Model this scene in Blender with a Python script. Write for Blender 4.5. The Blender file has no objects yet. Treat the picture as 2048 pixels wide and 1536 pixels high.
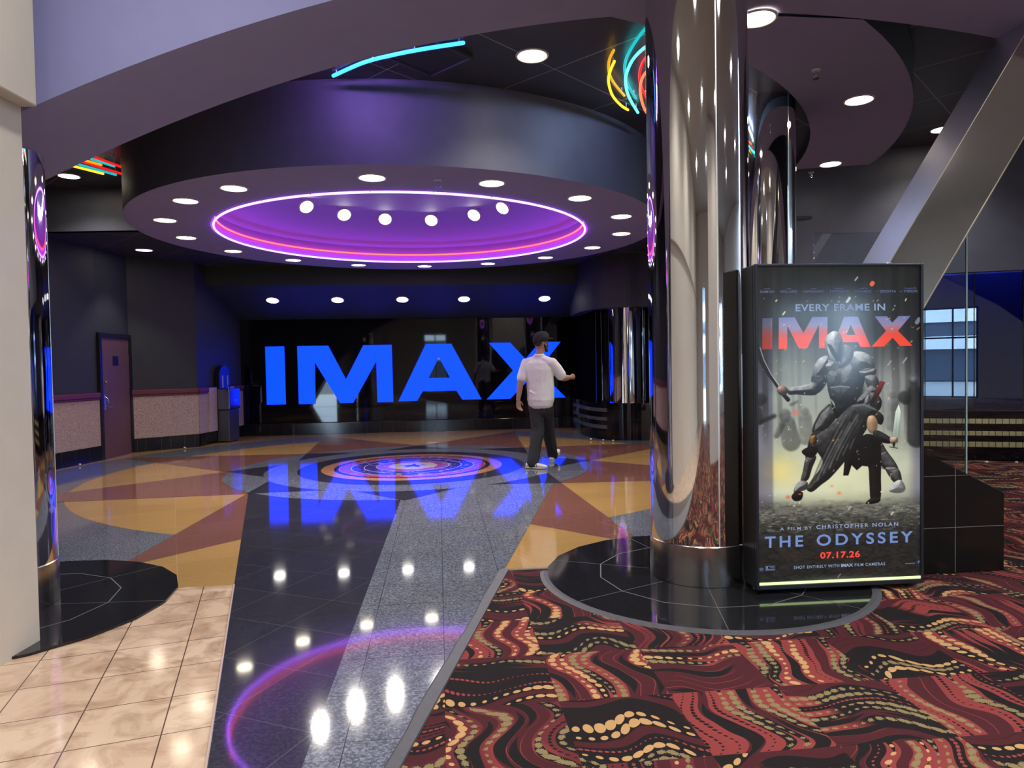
import bpy, bmesh, math, random
import numpy as np
from mathutils import Vector, Matrix

# ------------------------------------------------------------------ scene, camera, sky, exposure
sc = bpy.context.scene
COL = sc.collection
PI = math.pi
R = math.radians
sc.view_settings.view_transform = 'Standard'
sc.view_settings.look = 'None'
sc.view_settings.gamma = 1.0
sc.view_settings.use_curve_mapping = False
sc.view_settings.exposure = 0.0
sc.cycles.caustics_reflective = False
sc.cycles.caustics_refractive = False
sc.cycles.max_bounces = 8
sc.cycles.diffuse_bounces = 4
sc.cycles.glossy_bounces = 5
sc.cycles.transparent_max_bounces = 8
sc.cycles.sample_clamp_indirect = 6.0

CAM_H, FPX, PITCH, ROLL = 1.5, 1397.75, 0.02812, 0.016688
cam = bpy.data.cameras.new('camera'); cam_o = bpy.data.objects.new('camera', cam); COL.objects.link(cam_o)
cam.sensor_width = 36.0
cam.lens = FPX / 2048 * 36.0
cam.clip_start = 0.05; cam.clip_end = 200
_fw = Vector((0, math.cos(PITCH), -math.sin(PITCH)))
_dn0 = Vector((0, -math.sin(PITCH), -math.cos(PITCH)))
_rt = math.cos(ROLL) * Vector((1, 0, 0)) + math.sin(ROLL) * _dn0
_up = -(-math.sin(ROLL) * Vector((1, 0, 0)) + math.cos(ROLL) * _dn0)
cam_o.matrix_world = Matrix(((_rt.x, _up.x, -_fw.x, 0), (_rt.y, _up.y, -_fw.y, 0), (_rt.z, _up.z, -_fw.z, CAM_H), (0, 0, 0, 1)))
sc.camera = cam_o

w = bpy.data.worlds.new('sky'); sc.world = w; w.use_nodes = True
w.node_tree.nodes['Background'].inputs[0].default_value = (0.55, 0.76, 1.0, 1)
w.node_tree.nodes['Background'].inputs[1].default_value = 18.0

# light levels
L_RING, L_DOME, L_SLOPE, L_CEIL, L_LOBBY = 22.0, 16.0, 12.0, 22.0, 70.0
WARM = (1.0, 0.90, 0.68); WARML = (1.0, 0.93, 0.82)
NEUT = (1.0, 0.95, 0.85)

# building axes (the hall is turned 6 degrees from the view)
A6 = R(6.0)
UX = Vector((math.cos(A6), math.sin(A6), 0)); VX = Vector((-math.sin(A6), math.cos(A6), 0))
def uv(u, v, z=0.0): return UX * u + VX * v + Vector((0, 0, z))
DC = Vector((-1.5, 10.23, 0))      # drum centre
MC = Vector((-1.5, 10.42, 0))      # floor medallion centre

# ------------------------------------------------------------------ shader helpers
class S:
    """arithmetic on shader sockets"""
    def __init__(s, nt, k): s.nt, s.k = nt, k
    def _b(s, op, o, c=None, rev=False):
        n = s.nt.nodes.new('ShaderNodeMath'); n.operation = op
        ins = [s, o] if not rev else [o, s]
        if c is not None: ins.append(c)
        for i, x in enumerate(ins):
            if x is None: continue
            if isinstance(x, S): s.nt.links.new(x.k, n.inputs[i])
            else: n.inputs[i].default_value = x
        return S(s.nt, n.outputs[0])
    def __add__(s, o): return s._b('ADD', o)
    __radd__ = __add__
    def __sub__(s, o): return s._b('SUBTRACT', o)
    def __rsub__(s, o): return s._b('SUBTRACT', o, rev=True)
    def __mul__(s, o): return s._b('MULTIPLY', o)
    __rmul__ = __mul__
    def __truediv__(s, o): return s._b('DIVIDE', o)
    def sin(s): return s._b('SINE', None)
    def floor(s): return s._b('FLOOR', None)
    def fract(s): return s._b('FRACT', None)
    def abs(s): return s._b('ABSOLUTE', None)
    def sqrt(s): return s._b('SQRT', None)
    def lt(s, o): return s._b('LESS_THAN', o)
    def gt(s, o): return s._b('GREATER_THAN', o)
    def mn(s, o): return s._b('MINIMUM', o)
    def mx(s, o): return s._b('MAXIMUM', o)
    def mod(s, o): return s._b('FLOORED_MODULO', o)

def rgba(c): return (c[0], c[1], c[2], 1.0)

class Mat:
    def __init__(self, name):
        self.m = bpy.data.materials.new(name); self.m.use_nodes = True
        self.nt = self.m.node_tree
        self.b = self.nt.nodes['Principled BSDF']
    def set(self, **kw):
        names = dict(color='Base Color', rough='Roughness', metal='Metallic', ior='IOR', spec='Specular IOR Level', coat='Coat Weight', coat_rough='Coat Roughness',
                     emit='Emission Color', emit_s='Emission Strength', trans='Transmission Weight', sheen='Sheen Weight', sheen_rough='Sheen Roughness')
        for k, v in kw.items():
            i = self.b.inputs[names[k]]
            if isinstance(v, S): self.nt.links.new(v.k, i)
            elif hasattr(v, 'node'): self.nt.links.new(v, i)
            else: i.default_value = rgba(v) if isinstance(v, (tuple, list)) else v
        return self
    def coords(self, rot=0.0, axes='xy', world=False):
        """object coordinates, turned about z"""
        tc = self.nt.nodes.new('ShaderNodeTexCoord'); k = tc.outputs['Object']
        if rot:
            mp = self.nt.nodes.new('ShaderNodeMapping'); mp.inputs['Rotation'].default_value = (0, 0, rot)
            self.nt.links.new(k, mp.inputs['Vector']); k = mp.outputs[0]
        sp = self.nt.nodes.new('ShaderNodeSeparateXYZ'); self.nt.links.new(k, sp.inputs[0])
        self.vec = k
        return S(self.nt, sp.outputs[0]), S(self.nt, sp.outputs[1]), S(self.nt, sp.outputs[2])
    def noise(self, scale, detail=2.0, vec=None, out=0, rough=0.5, dist=0.0):
        n = self.nt.nodes.new('ShaderNodeTexNoise'); n.inputs['Scale'].default_value = scale; n.inputs['Detail'].default_value = detail
        n.inputs['Roughness'].default_value = rough; n.inputs['Distortion'].default_value = dist
        v = vec if vec is not None else getattr(self, 'vec', None)
        if v is None: self.coords(); v = self.vec
        self.nt.links.new(v, n.inputs['Vector'])
        return S(self.nt, n.outputs[out])
    def voro(self, scale, vec=None, out='Distance'):
        n = self.nt.nodes.new('ShaderNodeTexVoronoi'); n.inputs['Scale'].default_value = scale
        v = vec if vec is not None else getattr(self, 'vec', None)
        if v is None: self.coords(); v = self.vec
        self.nt.links.new(v, n.inputs['Vector'])
        return n.outputs[out]
    def white(self, a, b=None):
        n = self.nt.nodes.new('ShaderNodeTexWhiteNoise'); n.noise_dimensions = '2D'
        c = self.nt.nodes.new('ShaderNodeCombineXYZ')
        self.nt.links.new(a.k, c.inputs[0])
        if b is not None: self.nt.links.new(b.k, c.inputs[1])
        self.nt.links.new(c.outputs[0], n.inputs['Vector'])
        return S(self.nt, n.outputs['Value'])
    def mix(self, f, a, b):
        n = self.nt.nodes.new('ShaderNodeMix'); n.data_type = 'RGBA'; n.clamp_factor = True
        def put(i, x):
            if isinstance(x, S): self.nt.links.new(x.k, n.inputs[i])
            elif hasattr(x, 'node'): self.nt.links.new(x, n.inputs[i])
            elif isinstance(x, (tuple, list)): n.inputs[i].default_value = rgba(x)
            else: n.inputs[i].default_value = x
        put(0, f); put(6, a); put(7, b)
        return n.outputs[2]
    def ramp(self, f, p0, p1):
        n = self.nt.nodes.new('ShaderNodeMapRange'); n.inputs[1].default_value = p0; n.inputs[2].default_value = p1
        self.nt.links.new(f.k, n.inputs[0]); return S(self.nt, n.outputs[0])
    def bump(self, h, strength=0.2, dist=0.01):
        n = self.nt.nodes.new('ShaderNodeBump'); n.inputs['Strength'].default_value = strength; n.inputs['Distance'].default_value = dist
        self.nt.links.new(h.k, n.inputs['Height']); self.nt.links.new(n.outputs[0], self.b.inputs['Normal']); return self

def plain(name, c, rough=0.6, metal=0.0, **kw):
    return Mat(name).set(color=c, rough=rough, metal=metal, **kw).m
def paint(name, c, rough=0.7, amount=0.12, scale=6.0, bump=0.06):
    m = Mat(name); m.coords()
    n = m.noise(scale, 3)
    d = tuple(x * (1 - amount) for x in c); e = tuple(min(1, x * (1 + amount)) for x in c)
    m.set(color=m.mix(n, d, e), rough=rough)
    if bump: m.bump(m.noise(180, 2), bump, 0.004)
    return m.m
def glow(name, c, s=1.0):
    m = Mat(name); m.set(color=(0.02, 0.02, 0.02), rough=0.4, emit=c, emit_s=s); return m.m
def stone(name, c, speck, amount=0.5, scale=120.0, rough=0.07, joint=None, rot=0.0, size=(0.4, 0.4), jw=0.006, bumpy=0.015, spec=0.5):
    """polished granite or terrazzo, with tile joints"""
    m = Mat(name); x, y, z = m.coords(rot)
    n = m.ramp(m.noise(scale, 3, rough=0.7), 0.42, 0.66)
    big = m.noise(1.7, 3)
    col = m.mix(n * amount, c, speck)
    col = m.mix(m.ramp(big, 0.3, 0.8) * 0.35, col, tuple(k * 0.62 for k in c))
    if joint is not None:
        jx = (x / size[0]).fract().lt(jw / size[0]); jy = (y / size[1]).fract().lt(jw / size[1])
        col = m.mix(jx.mx(jy), col, joint)
        tone = m.white((x / size[0]).floor(), (y / size[1]).floor())
        col = m.mix(tone * 0.14, col, tuple(min(1, k * 1.5 + 0.01) for k in c))
    m.set(color=col, rough=rough, spec=spec)
    if bumpy: m.bump(m.noise(2.2, 2), bumpy, 0.02)
    return m.m

# ------------------------------------------------------------------ mesh helpers
class MB:
    def __init__(s): s.v, s.f, s.mi = [], [], []
    def add(s, vs, fs, mi=0):
        o = len(s.v); s.v += [tuple(p) for p in vs]; s.f += [tuple(i + o for i in f) for f in fs]; s.mi += [mi] * len(fs); return s
    def hexa(s, p, mi=0):
        return s.add(p, [(0, 3, 2, 1), (4, 5, 6, 7), (0, 1, 5, 4), (1, 2, 6, 5), (2, 3, 7, 6), (3, 0, 4, 7)], mi)
    def box(s, x0, x1, y0, y1, z0, z1, mi=0, fr=None):
        p = [(x0, y0, z0), (x1, y0, z0), (x1, y1, z0), (x0, y1, z0), (x0, y0, z1), (x1, y0, z1), (x1, y1, z1), (x0, y1, z1)]
        if fr: p = [fr(*q) for q in p]
        return s.hexa(p, mi)
    def prism(s, poly, z0, z1, mi=0, fr=None):
        n = len(poly)
        vs = [(x, y, z0) for x, y in poly] + [(x, y, z1) for x, y in poly]
        if fr: vs = [fr(*q) for q in vs]
        fs = [tuple(range(n))[::-1], tuple(range(n, 2 * n))] + [(i, (i + 1) % n, n + (i + 1) % n, n + i) for i in range(n)]
        return s.add(vs, fs, mi)
    def poly(s, poly, z=0.0, mi=0):
        a = sum(poly[i][0] * poly[(i + 1) % len(poly)][1] - poly[(i + 1) % len(poly)][0] * poly[i][1] for i in range(len(poly)))
        if a < 0: poly = poly[::-1]
        return s.add([(p[0], p[1], z) for p in poly], [tuple(range(len(poly)))], mi)
    def lathe(s, prof, n=48, c=(0, 0, 0), mi=0, a0=0.0, a1=2 * PI, closed=False):
        full = abs(a1 - a0 - 2 * PI) < 1e-6
        m = n if full else n + 1
        vs = []; fs = []
        for i in range(m):
            a = a0 + (a1 - a0) * i / n
            for r, z in prof: vs.append((c[0] + r * math.cos(a), c[1] + r * math.sin(a), c[2] + z))
        k = len(prof); kk = k if closed else k - 1
        for i in range(n):
            j = (i + 1) % m
            for q in range(kk): fs.append((i * k + q, j * k + q, j * k + (q + 1) % k, i * k + (q + 1) % k))
        return s.add(vs, fs, mi)
    def disc(s, r, n=48, c=(0, 0, 0), mi=0, up=True):
        vs = [(c[0] + r * math.cos(2 * PI * i / n), c[1] + r * math.sin(2 * PI * i / n), c[2]) for i in range(n)]
        f = tuple(range(n)); return s.add(vs, [f if up else f[::-1]], mi)
    def tube(s, path, r, n=12, mi=0, closed=False, caps=True, side=None):
        """r: number, list of numbers or list of (ra, rb); rounded ends when caps"""
        P = [Vector(p) for p in path]; N = len(P)
        rr = r if isinstance(r, (list, tuple)) else [r] * N
        rr = [(q, q) if not isinstance(q, (list, tuple)) else q for q in rr]
        T = []
        for i in range(N):
            if closed: t = P[(i + 1) % N] - P[i - 1]
            else: t = P[min(i + 1, N - 1)] - P[max(i - 1, 0)]
            T.append(t.normalized())
        if side is not None: ref = Vector(side)
        else: ref = Vector((0, 0, 1)) if abs(T[0].z) < 0.9 else Vector((1, 0, 0))
        rings = []
        a = (ref - T[0] * ref.dot(T[0])).normalized()
        for i in range(N):
            a = (a - T[i] * a.dot(T[i])).normalized() if side is None else (ref - T[i] * ref.dot(T[i])).normalized()
            b = T[i].cross(a)
            rings.append((P[i], a, b, rr[i], T[i]))
        if caps and not closed:
            def cap(ring, sg):
                out = []
                p, a_, b_, (ra, rb), t = ring
                for k in (0.5, 0.87):
                    q = math.sqrt(1 - k * k); m_ = (ra + rb) / 2
                    out.append((p + t * (sg * k * m_), a_, b_, (ra * q, rb * q), t))
                return out
            rings = cap(rings[0], -1)[::-1] + rings + cap(rings[-1], 1)
        vs = []
        for p, a_, b_, (ra, rb), t in rings:
            for k in range(n):
                an = 2 * PI * k / n; vs.append(p + a_ * (ra * math.cos(an)) + b_ * (rb * math.sin(an)))
        M = len(rings); fs = []
        for i in range(M if closed else M - 1):
            j = (i + 1) % M
            for k in range(n): fs.append((i * n + k, i * n + (k + 1) % n, j * n + (k + 1) % n, j * n + k))
        if not closed:
            fs.append(tuple(range(n))[::-1]); fs.append(tuple((M - 1) * n + k for k in range(n)))
        return s.add(vs, fs, mi)
    def build(s, name, mats, parent=None, smooth=False, bevel=0.0, angle=35):
        me = bpy.data.meshes.new(name); me.from_pydata([tuple(p) for p in s.v], [], s.f)
        if not isinstance(mats, (list, tuple)): mats = [mats]
        for m in mats: me.materials.append(m)
        me.polygons.foreach_set('material_index', s.mi)
        bm = bmesh.new(); bm.from_mesh(me); bmesh.ops.recalc_face_normals(bm, faces=bm.faces); bm.to_mesh(me); bm.free()
        if smooth:
            me.polygons.foreach_set('use_smooth', [True] * len(me.polygons))
            try: me.set_sharp_from_angle(angle=R(angle))
            except Exception: pass
        me.update()
        o = bpy.data.objects.new(name, me); COL.objects.link(o)
        if parent: o.parent = parent
        if bevel:
            b = o.modifiers.new('bevel', 'BEVEL'); b.width = bevel; b.segments = 2; b.limit_method = 'ANGLE'; b.angle_limit = R(40)
        return o

def tag(o, label, cat, group=None, kind=None):
    o['label'] = label; o['category'] = cat
    if group: o['group'] = group
    if kind: o['kind'] = kind
    return o
def thing(name, label, cat, loc=(0, 0, 0), rotz=0.0, group=None, kind=None):
    o = bpy.data.objects.new(name, None); COL.objects.link(o); o.empty_display_size = 0.1
    o.location = loc; o.rotation_euler = (0, 0, rotz)
    return tag(o, label, cat, group, kind)
def struct(o):
    o['kind'] = 'structure'; return o
def dup(root, label):
    r = root.copy(); COL.objects.link(r); r['label'] = label
    for ch in list(root.children):
        c = ch.copy(); COL.objects.link(c); c.parent = r
        for g in list(ch.children):
            d = g.copy(); COL.objects.link(d); d.parent = c
    return r
def arc(c, r, a0, a1, n): return [(c[0] + r * math.cos(a0 + (a1 - a0) * i / n), c[1] + r * math.sin(a0 + (a1 - a0) * i / n)) for i in range(n + 1)]
def catmull(P, n=8):
    P = [Vector(p) for p in P]; out = []
    for i in range(len(P) - 1):
        p0, p1, p2, p3 = P[max(i - 1, 0)], P[i], P[i + 1], P[min(i + 2, len(P) - 1)]
        for k in range(n):
            t = k / n
            out.append(0.5 * ((2 * p1) + (p2 - p0) * t + (2 * p0 - 5 * p1 + 4 * p2 - p3) * t * t + (3 * p1 - p0 - 3 * p2 + p3) * t ** 3))
    out.append(P[-1]); return out

# ------------------------------------------------------------------ materials
M = {}
M['black_wall'] = paint('black_wall_paint', (0.033, 0.038, 0.042), 0.6)
M['drum_wall'] = paint('drum_wall_paint', (0.125, 0.13, 0.185), 0.5, bump=0.03)
M['mauve'] = paint('mauve_paint', (0.34, 0.32, 0.50), 0.75, amount=0.05)
M['lavender'] = paint('lavender_paint', (0.245, 0.245, 0.47), 0.75, amount=0.05)
M['dome'] = paint('dome_paint', (0.38, 0.28, 0.80), 0.7, amount=0.03, bump=0.02)
M['cream'] = paint('cream_paint', (0.61, 0.56, 0.475), 0.7, amount=0.06)
M['lobby_wall'] = paint('lobby_wall_paint', (0.62, 0.58, 0.53), 0.8)
M['gloss_black'] = plain('black_glass', (0.004, 0.004, 0.006), 0.03, spec=0.5)
M['black_satin'] = plain('black_metal', (0.012, 0.012, 0.014), 0.35)
M['black_base'] = stone('black_tile_base', (0.008, 0.008, 0.009), (0.03, 0.03, 0.03), 0.3, 90, 0.12, joint=(0.05, 0.05, 0.05), rot=0, size=(0.3, 0.3), bumpy=0)
M['white_trim'] = plain('white_trim', (0.75, 0.73, 0.70), 0.4)
M['brass'] = plain('brass', (0.75, 0.55, 0.22), 0.25, 1.0)
M['steel'] = plain('brushed_steel', (0.62, 0.62, 0.62), 0.25, 1.0)
M['wire'] = plain('dark_wire', (0.06, 0.06, 0.07), 0.5)
M['pipe'] = plain('glass_bracket', (0.6, 0.65, 0.7), 0.2)
M['lens_warm'] = glow('lamp_warm', WARM, 1.0)
def chrome():
    m = Mat('chrome_cladding'); x, y, z = m.coords()
    n = m.noise(3.0, 2)
    m.set(color=m.mix(n, (0.66, 0.645, 0.64), (0.76, 0.745, 0.73)), metal=1.0, rough=0.04)
    m.bump(m.noise(1.3, 1), 0.03, 0.02); return m.m
M['chrome'] = chrome()
def beam_steel():
    m = Mat('mirror_steel_beam'); m.coords()
    m.set(color=m.mix(m.noise(2.0, 2), (0.66, 0.63, 0.58), (0.78, 0.75, 0.70)), metal=1.0, rough=0.09)
    m.bump(m.noise(1.6, 1), 0.10, 0.03); return m.m
M['beam'] = beam_steel()
def tiles_ceiling():
    m = Mat('black_ceiling_tile'); x, y, z = m.coords(R(-45) - A6 + R(4))
    s = 1.08
    l = ((x + 0.36) / s).fract().lt(0.010).mx(((y + 0.22) / s).fract().lt(0.010))
    n = m.noise(4, 2)
    m.set(color=m.mix(l, m.mix(n, (0.040, 0.042, 0.056), (0.055, 0.057, 0.074)), (0.42, 0.40, 0.40)), rough=0.35)
    return m.m
M['ceil_tile'] = tiles_ceiling()
JT = (0.30, 0.24, 0.15)
M['tan'] = stone('tan_granite', (0.46, 0.28, 0.10), (0.30, 0.16, 0.05), 0.45, 60, 0.06, joint=(0.50, 0.36, 0.18), rot=R(-26), size=(1.2, 0.46), jw=0.004)
M['red'] = stone('red_granite', (0.20, 0.085, 0.065), (0.30, 0.14, 0.11), 0.35, 140, 0.06, joint=(0.26, 0.14, 0.12), rot=R(-26), size=(1.2, 0.46), jw=0.003)
M['grey'] = stone('grey_granite', (0.085, 0.093, 0.115), (0.36, 0.39, 0.45), 0.75, 75, 0.06, joint=(0.03, 0.03, 0.035), rot=R(-6), size=(0.4, 0.4), jw=0.004)
M['black_g'] = stone('black_granite', (0.030, 0.029, 0.045), (0.08, 0.08, 0.10), 0.5, 60, 0.06, joint=(0.10, 0.10, 0.11), rot=R(22), size=(0.46, 0.46), jw=0.004)
M['orange_g'] = stone('orange_granite', (0.50, 0.24, 0.09), (0.35, 0.15, 0.05), 0.4, 60, 0.08)
M['pad'] = stone('black_pad_granite', (0.011, 0.011, 0.013), (0.04, 0.04, 0.045), 0.4, 80, 0.07)
M['pad_line'] = plain('pad_grout', (0.13, 0.13, 0.13), 0.5)
def marble():
    m = Mat('beige_marble'); x, y, z = m.coords(R(-19.3))
    n = m.noise(5.0, 6, rough=0.65, dist=0.9); n2 = m.noise(1.2, 2)
    tone = m.white(((x + 0.1) / 0.35).floor(), (y / 0.35).floor())
    col = m.mix(m.ramp(n, 0.44, 0.70), (0.72, 0.54, 0.38), (0.34, 0.20, 0.12))
    col = m.mix(tone * 0.45, col, (0.52, 0.34, 0.23))
    col = m.mix(m.ramp(n2, 0.5, 0.8) * 0.4, col, (0.74, 0.60, 0.42))
    j = ((x + 0.1) / 0.35).fract().lt(0.016).mx((y / 0.35).fract().lt(0.016))
    m.set(color=m.mix(j, col, (0.10, 0.055, 0.045)), rough=0.10); m.bump(m.noise(2.2, 2), 0.015, 0.02); return m.m
M['marble'] = marble()
def medallion():
    """painted mosaic: blue, pink and red wavy rings"""
    m = Mat('mosaic_medallion'); x, y, z = m.coords()
    dx = x - MC.x; dy = y - MC.y
    r = (dx * dx + dy * dy).sqrt() + m.noise(3.0, 1) * 0.03
    k = (r * 11.0).floor(); h = m.white(k)
    n = m.noise(9.0, 2)
    col = m.mix(h.gt(0.5), (0.05, 0.05, 0.30), (0.40, 0.08, 0.12))
    col = m.mix(h.gt(0.78), col, (0.30, 0.12, 0.42))
    col = m.mix(m.ramp(n, 0.60, 0.64), col, (0.62, 0.25, 0.18))
    ln = (r * 5.5).fract().lt(0.07)
    col = m.mix(ln, col, (0.7, 0.62, 0.66))
    m.set(color=col, rough=0.08); return m.m
M['mosaic'] = medallion()
M['white_g'] = stone('white_granite', (0.62, 0.58, 0.52), (0.4, 0.36, 0.32), 0.4, 50, 0.08)
M['blue_g'] = plain('blue_inlay', (0.07, 0.06, 0.28), 0.08)
M['rubber'] = stone('grey_rubber_edge', (0.085, 0.08, 0.09), (0.05, 0.06, 0.07), 0.5, 30, 0.6, bumpy=0.1, spec=0.25)

def carpet():
    m = Mat('patterned_carpet'); x, y, z = m.coords(-A6)
    vec = m.vec
    wob = m.noise(1.6, 1); wob2 = m.noise(2.3, 1)
    T = 0.50
    cx = (x / T).floor(); cy = (y / T).floor()
    par = (cx + cy).mod(2.0)
    H0 = m.white(cx, cy)
    a0 = x * par + y * (1.0 - par); b0 = y * par + x * (1.0 - par)
    bb = b0 / T
    x2 = m.noise(2.6, 1); wave = (x2 - 0.5) * 0.16 + (bb * (2 * PI) + H0 * 6.0).sin() * 0.040 + (bb * 9.1 + wob2 * 5.0).sin() * 0.018
    a = a0 + wave + wob * 0.22
    BW = 0.054
    k = (a / BW).floor(); t = (a / BW).fract() - 0.5
    h = m.white(k + H0 * 37.0, cx * 3.0 + cy)
    h2 = m.white(k + 11.5, cy * 5.0 + cx)
    warm = m.mix(par, (0.085, 0.020, 0.025), (0.27, 0.050, 0.047))
    dark = m.mix(par, (0.014, 0.012, 0.013), (0.15, 0.028, 0.032))
    col = m.mix(H0.gt(0.45), dark, warm)
    # large slow patches of brick red and maroon
    big = m.noise(1.1, 1)
    col = m.mix(m.ramp(big, 0.56, 0.60), col, (0.28, 0.050, 0.047))
    # bands of maroon
    col = m.mix(h.lt(0.34) * t.abs().lt(0.47), col, (0.075, 0.018, 0.022))
    # black leaves: thin lens shapes along the band
    leaf = ((bb * PI + h2 * 3.0).sin()).abs()
    col = m.mix(h2.lt(0.50) * t.abs().lt(leaf * 0.62 - 0.10), col, (0.013, 0.013, 0.013))
    # rows of dots
    def dots(sel, p, rad, c, base, fuzzy=0.0, phase=0.0):
        tb = ((b0 + phase) / p).fract() - 0.5
        size = ((bb * (2 * PI * 0.9) + h2 * 9.0).sin() * 0.30 + 0.72) * rad
        d = ((tb * p) * (tb * p) + (t * BW) * (t * BW) * 1.3).sqrt()
        if fuzzy: d = d + (m.noise(150.0, 1, vec=vec) - 0.5) * fuzzy
        return m.mix(sel * d.lt(size), base, c)
    col = dots(h.gt(0.34) * h.lt(0.50), 0.024, 0.0105, (0.016, 0.012, 0.012), col)
    col = dots(h.gt(0.50) * h.lt(0.60), 0.024, 0.0105, (0.31, 0.06, 0.055), m.mix(h.gt(0.50) * h.lt(0.60), col, (0.016, 0.012, 0.012)))
    col = dots(h.gt(0.60) * h.lt(0.86), 0.044, 0.0225, (0.27, 0.205, 0.095), col, fuzzy=0.026)
    col = dots(h.gt(0.86), 0.050, 0.0255, (0.58, 0.34, 0.14), col)
    fine = m.noise(420.0, 1, vec=vec)
    col = m.mix(m.ramp(fine, 0.35, 0.75) * 0.35, col, (0.03, 0.012, 0.012))
    m.set(color=col, rough=0.95, spec=0.1)
    m.bump(m.noise(300, 2, vec=vec), 0.5, 0.006)
    return m.m
M['carpet'] = carpet()
def aggregate():
    m = Mat('stone_aggregate_wainscot'); m.coords()
    n = m.noise(85, 3, rough=0.8)
    m.set(color=m.mix(m.ramp(n, 0.35, 0.68), (0.20, 0.14, 0.12), (0.80, 0.60, 0.52)), rough=0.8); m.bump(n, 0.4, 0.008); return m.m
M['wainscot'] = aggregate()
M['rail'] = paint('dark_red_rail', (0.16, 0.035, 0.045), 0.4, bump=0)
M['door'] = paint('brown_door_paint', (0.15, 0.075, 0.062), 0.45, bump=0.02)
M['pilaster'] = paint('pink_stone_pilaster', (0.55, 0.42, 0.40), 0.4, amount=0.2, scale=12)
def glass(name, tint, refl=1.0, rough=0.0):
    m = bpy.data.materials.new(name); m.use_nodes = True; nt = m.node_tree
    nt.nodes.remove(nt.nodes['Principled BSDF'])
    t = nt.nodes.new('ShaderNodeBsdfTransparent'); t.inputs[0].default_value = rgba(tint)
    g = nt.nodes.new('ShaderNodeBsdfGlossy'); g.inputs['Roughness'].default_value = rough; g.inputs[0].default_value = (0.95, 0.97, 1, 1)
    f = nt.nodes.new('ShaderNodeFresnel'); f.inputs[0].default_value = 1.5
    x = nt.nodes.new('ShaderNodeMixShader')
    mu = nt.nodes.new('ShaderNodeMath'); mu.operation = 'MULTIPLY'; mu.inputs[1].default_value = refl
    nt.links.new(f.outputs[0], mu.inputs[0]); nt.links.new(mu.outputs[0], x.inputs[0]); nt.links.new(t.outputs[0], x.inputs[1]); nt.links.new(g.outputs[0], x.inputs[2])
    nt.links.new(x.outputs[0], nt.nodes['Material Output'].inputs['Surface']); return m
M['clear_glass'] = glass('clear_glass', (0.90, 0.95, 0.97))
M['blue_glass'] = glass('blue_tinted_glass', (0.34, 0.46, 0.66), 2.6)
# ================================================================== STRUCTURE
def clip(o, co, no):
    bm = bmesh.new(); bm.from_mesh(o.data)
    g = bm.verts[:] + bm.edges[:] + bm.faces[:]
    bmesh.ops.bisect_plane(bm, geom=g, plane_co=co, plane_no=no, clear_outer=True)
    bm.to_mesh(o.data); bm.free(); return o
def polar(c, r, deg): return (c.x + r * math.cos(R(deg)), c.y + r * math.sin(R(deg)))
def UVP(u, v): p = uv(u, v); return (p.x, p.y)

# ---- floor: stone inlay, laid in layers
fl = MB(); ZS = 0.0006
FM = ['tan', 'grey', 'red', 'black_g', 'orange_g', 'mosaic', 'white_g', 'blue_g', 'marble']
fi = {k: i for i, k in enumerate(FM)}
lay = [0]
def inlay(p, m): lay[0] += 1; fl.poly(p, lay[0] * ZS, fi[m])
def circle(r, n=96): return [(MC.x + r * math.cos(2 * PI * i / n), MC.y + r * math.sin(2 * PI * i / n)) for i in range(n)]
inlay([(-9, -8), (13, -8), (13, 18), (-9, 18)], 'tan')
inlay(circle(5.40), 'grey'); inlay(circle(4.40), 'tan')
for s in (-90, 90):
    z0 = lay[0]; inlay([(MC.x, MC.y), polar(MC, 7.2, s + 6 - 22.5), polar(MC, 7.2, s + 6 + 22.5)], 'tan')
for k in range(8):
    a = 6 + 22.5 + 45 * k
    inlay([polar(MC, 5.40, a), polar(MC, 2.70, a + 22.5), (MC.x, MC.y), polar(MC, 2.70, a - 22.5)], 'red'); lay[0] -= 1
lay[0] += 1
EDGE = 4.98
inlay([UVP(-9, EDGE), UVP(1.0, EDGE), (1.0, -8), (-9, -8)], 'marble')
TL, TR, APEX = (-3.217, 8.436), (0.526, 8.896), (-0.69, 1.2)
inlay([TL, APEX, (MC.x, MC.y)], 'black_g'); inlay([TR, APEX, (MC.x, MC.y)], 'grey')
inlay(circle(2.64), 'grey')
st = []
for k in range(8): st += [polar(MC, 2.70, 6 + 45 * k), polar(MC, 2.0, 6 + 22.5 + 45 * k)]
inlay(st, 'black_g')
for r, m in ((2.11, 'grey'), (1.66, 'black_g'), (1.33, 'orange_g'), (1.15, 'black_g'), (1.08, 'mosaic'), (0.36, 'white_g')): inlay(circle(r), m)
st = []
for k in range(5): st += [polar(MC, 0.22, 20 + 72 * k), polar(MC, 0.075, 56 + 72 * k)]
inlay(st, 'blue_g')
struct(fl.build('floor', [M[k] for k in FM]))

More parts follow.
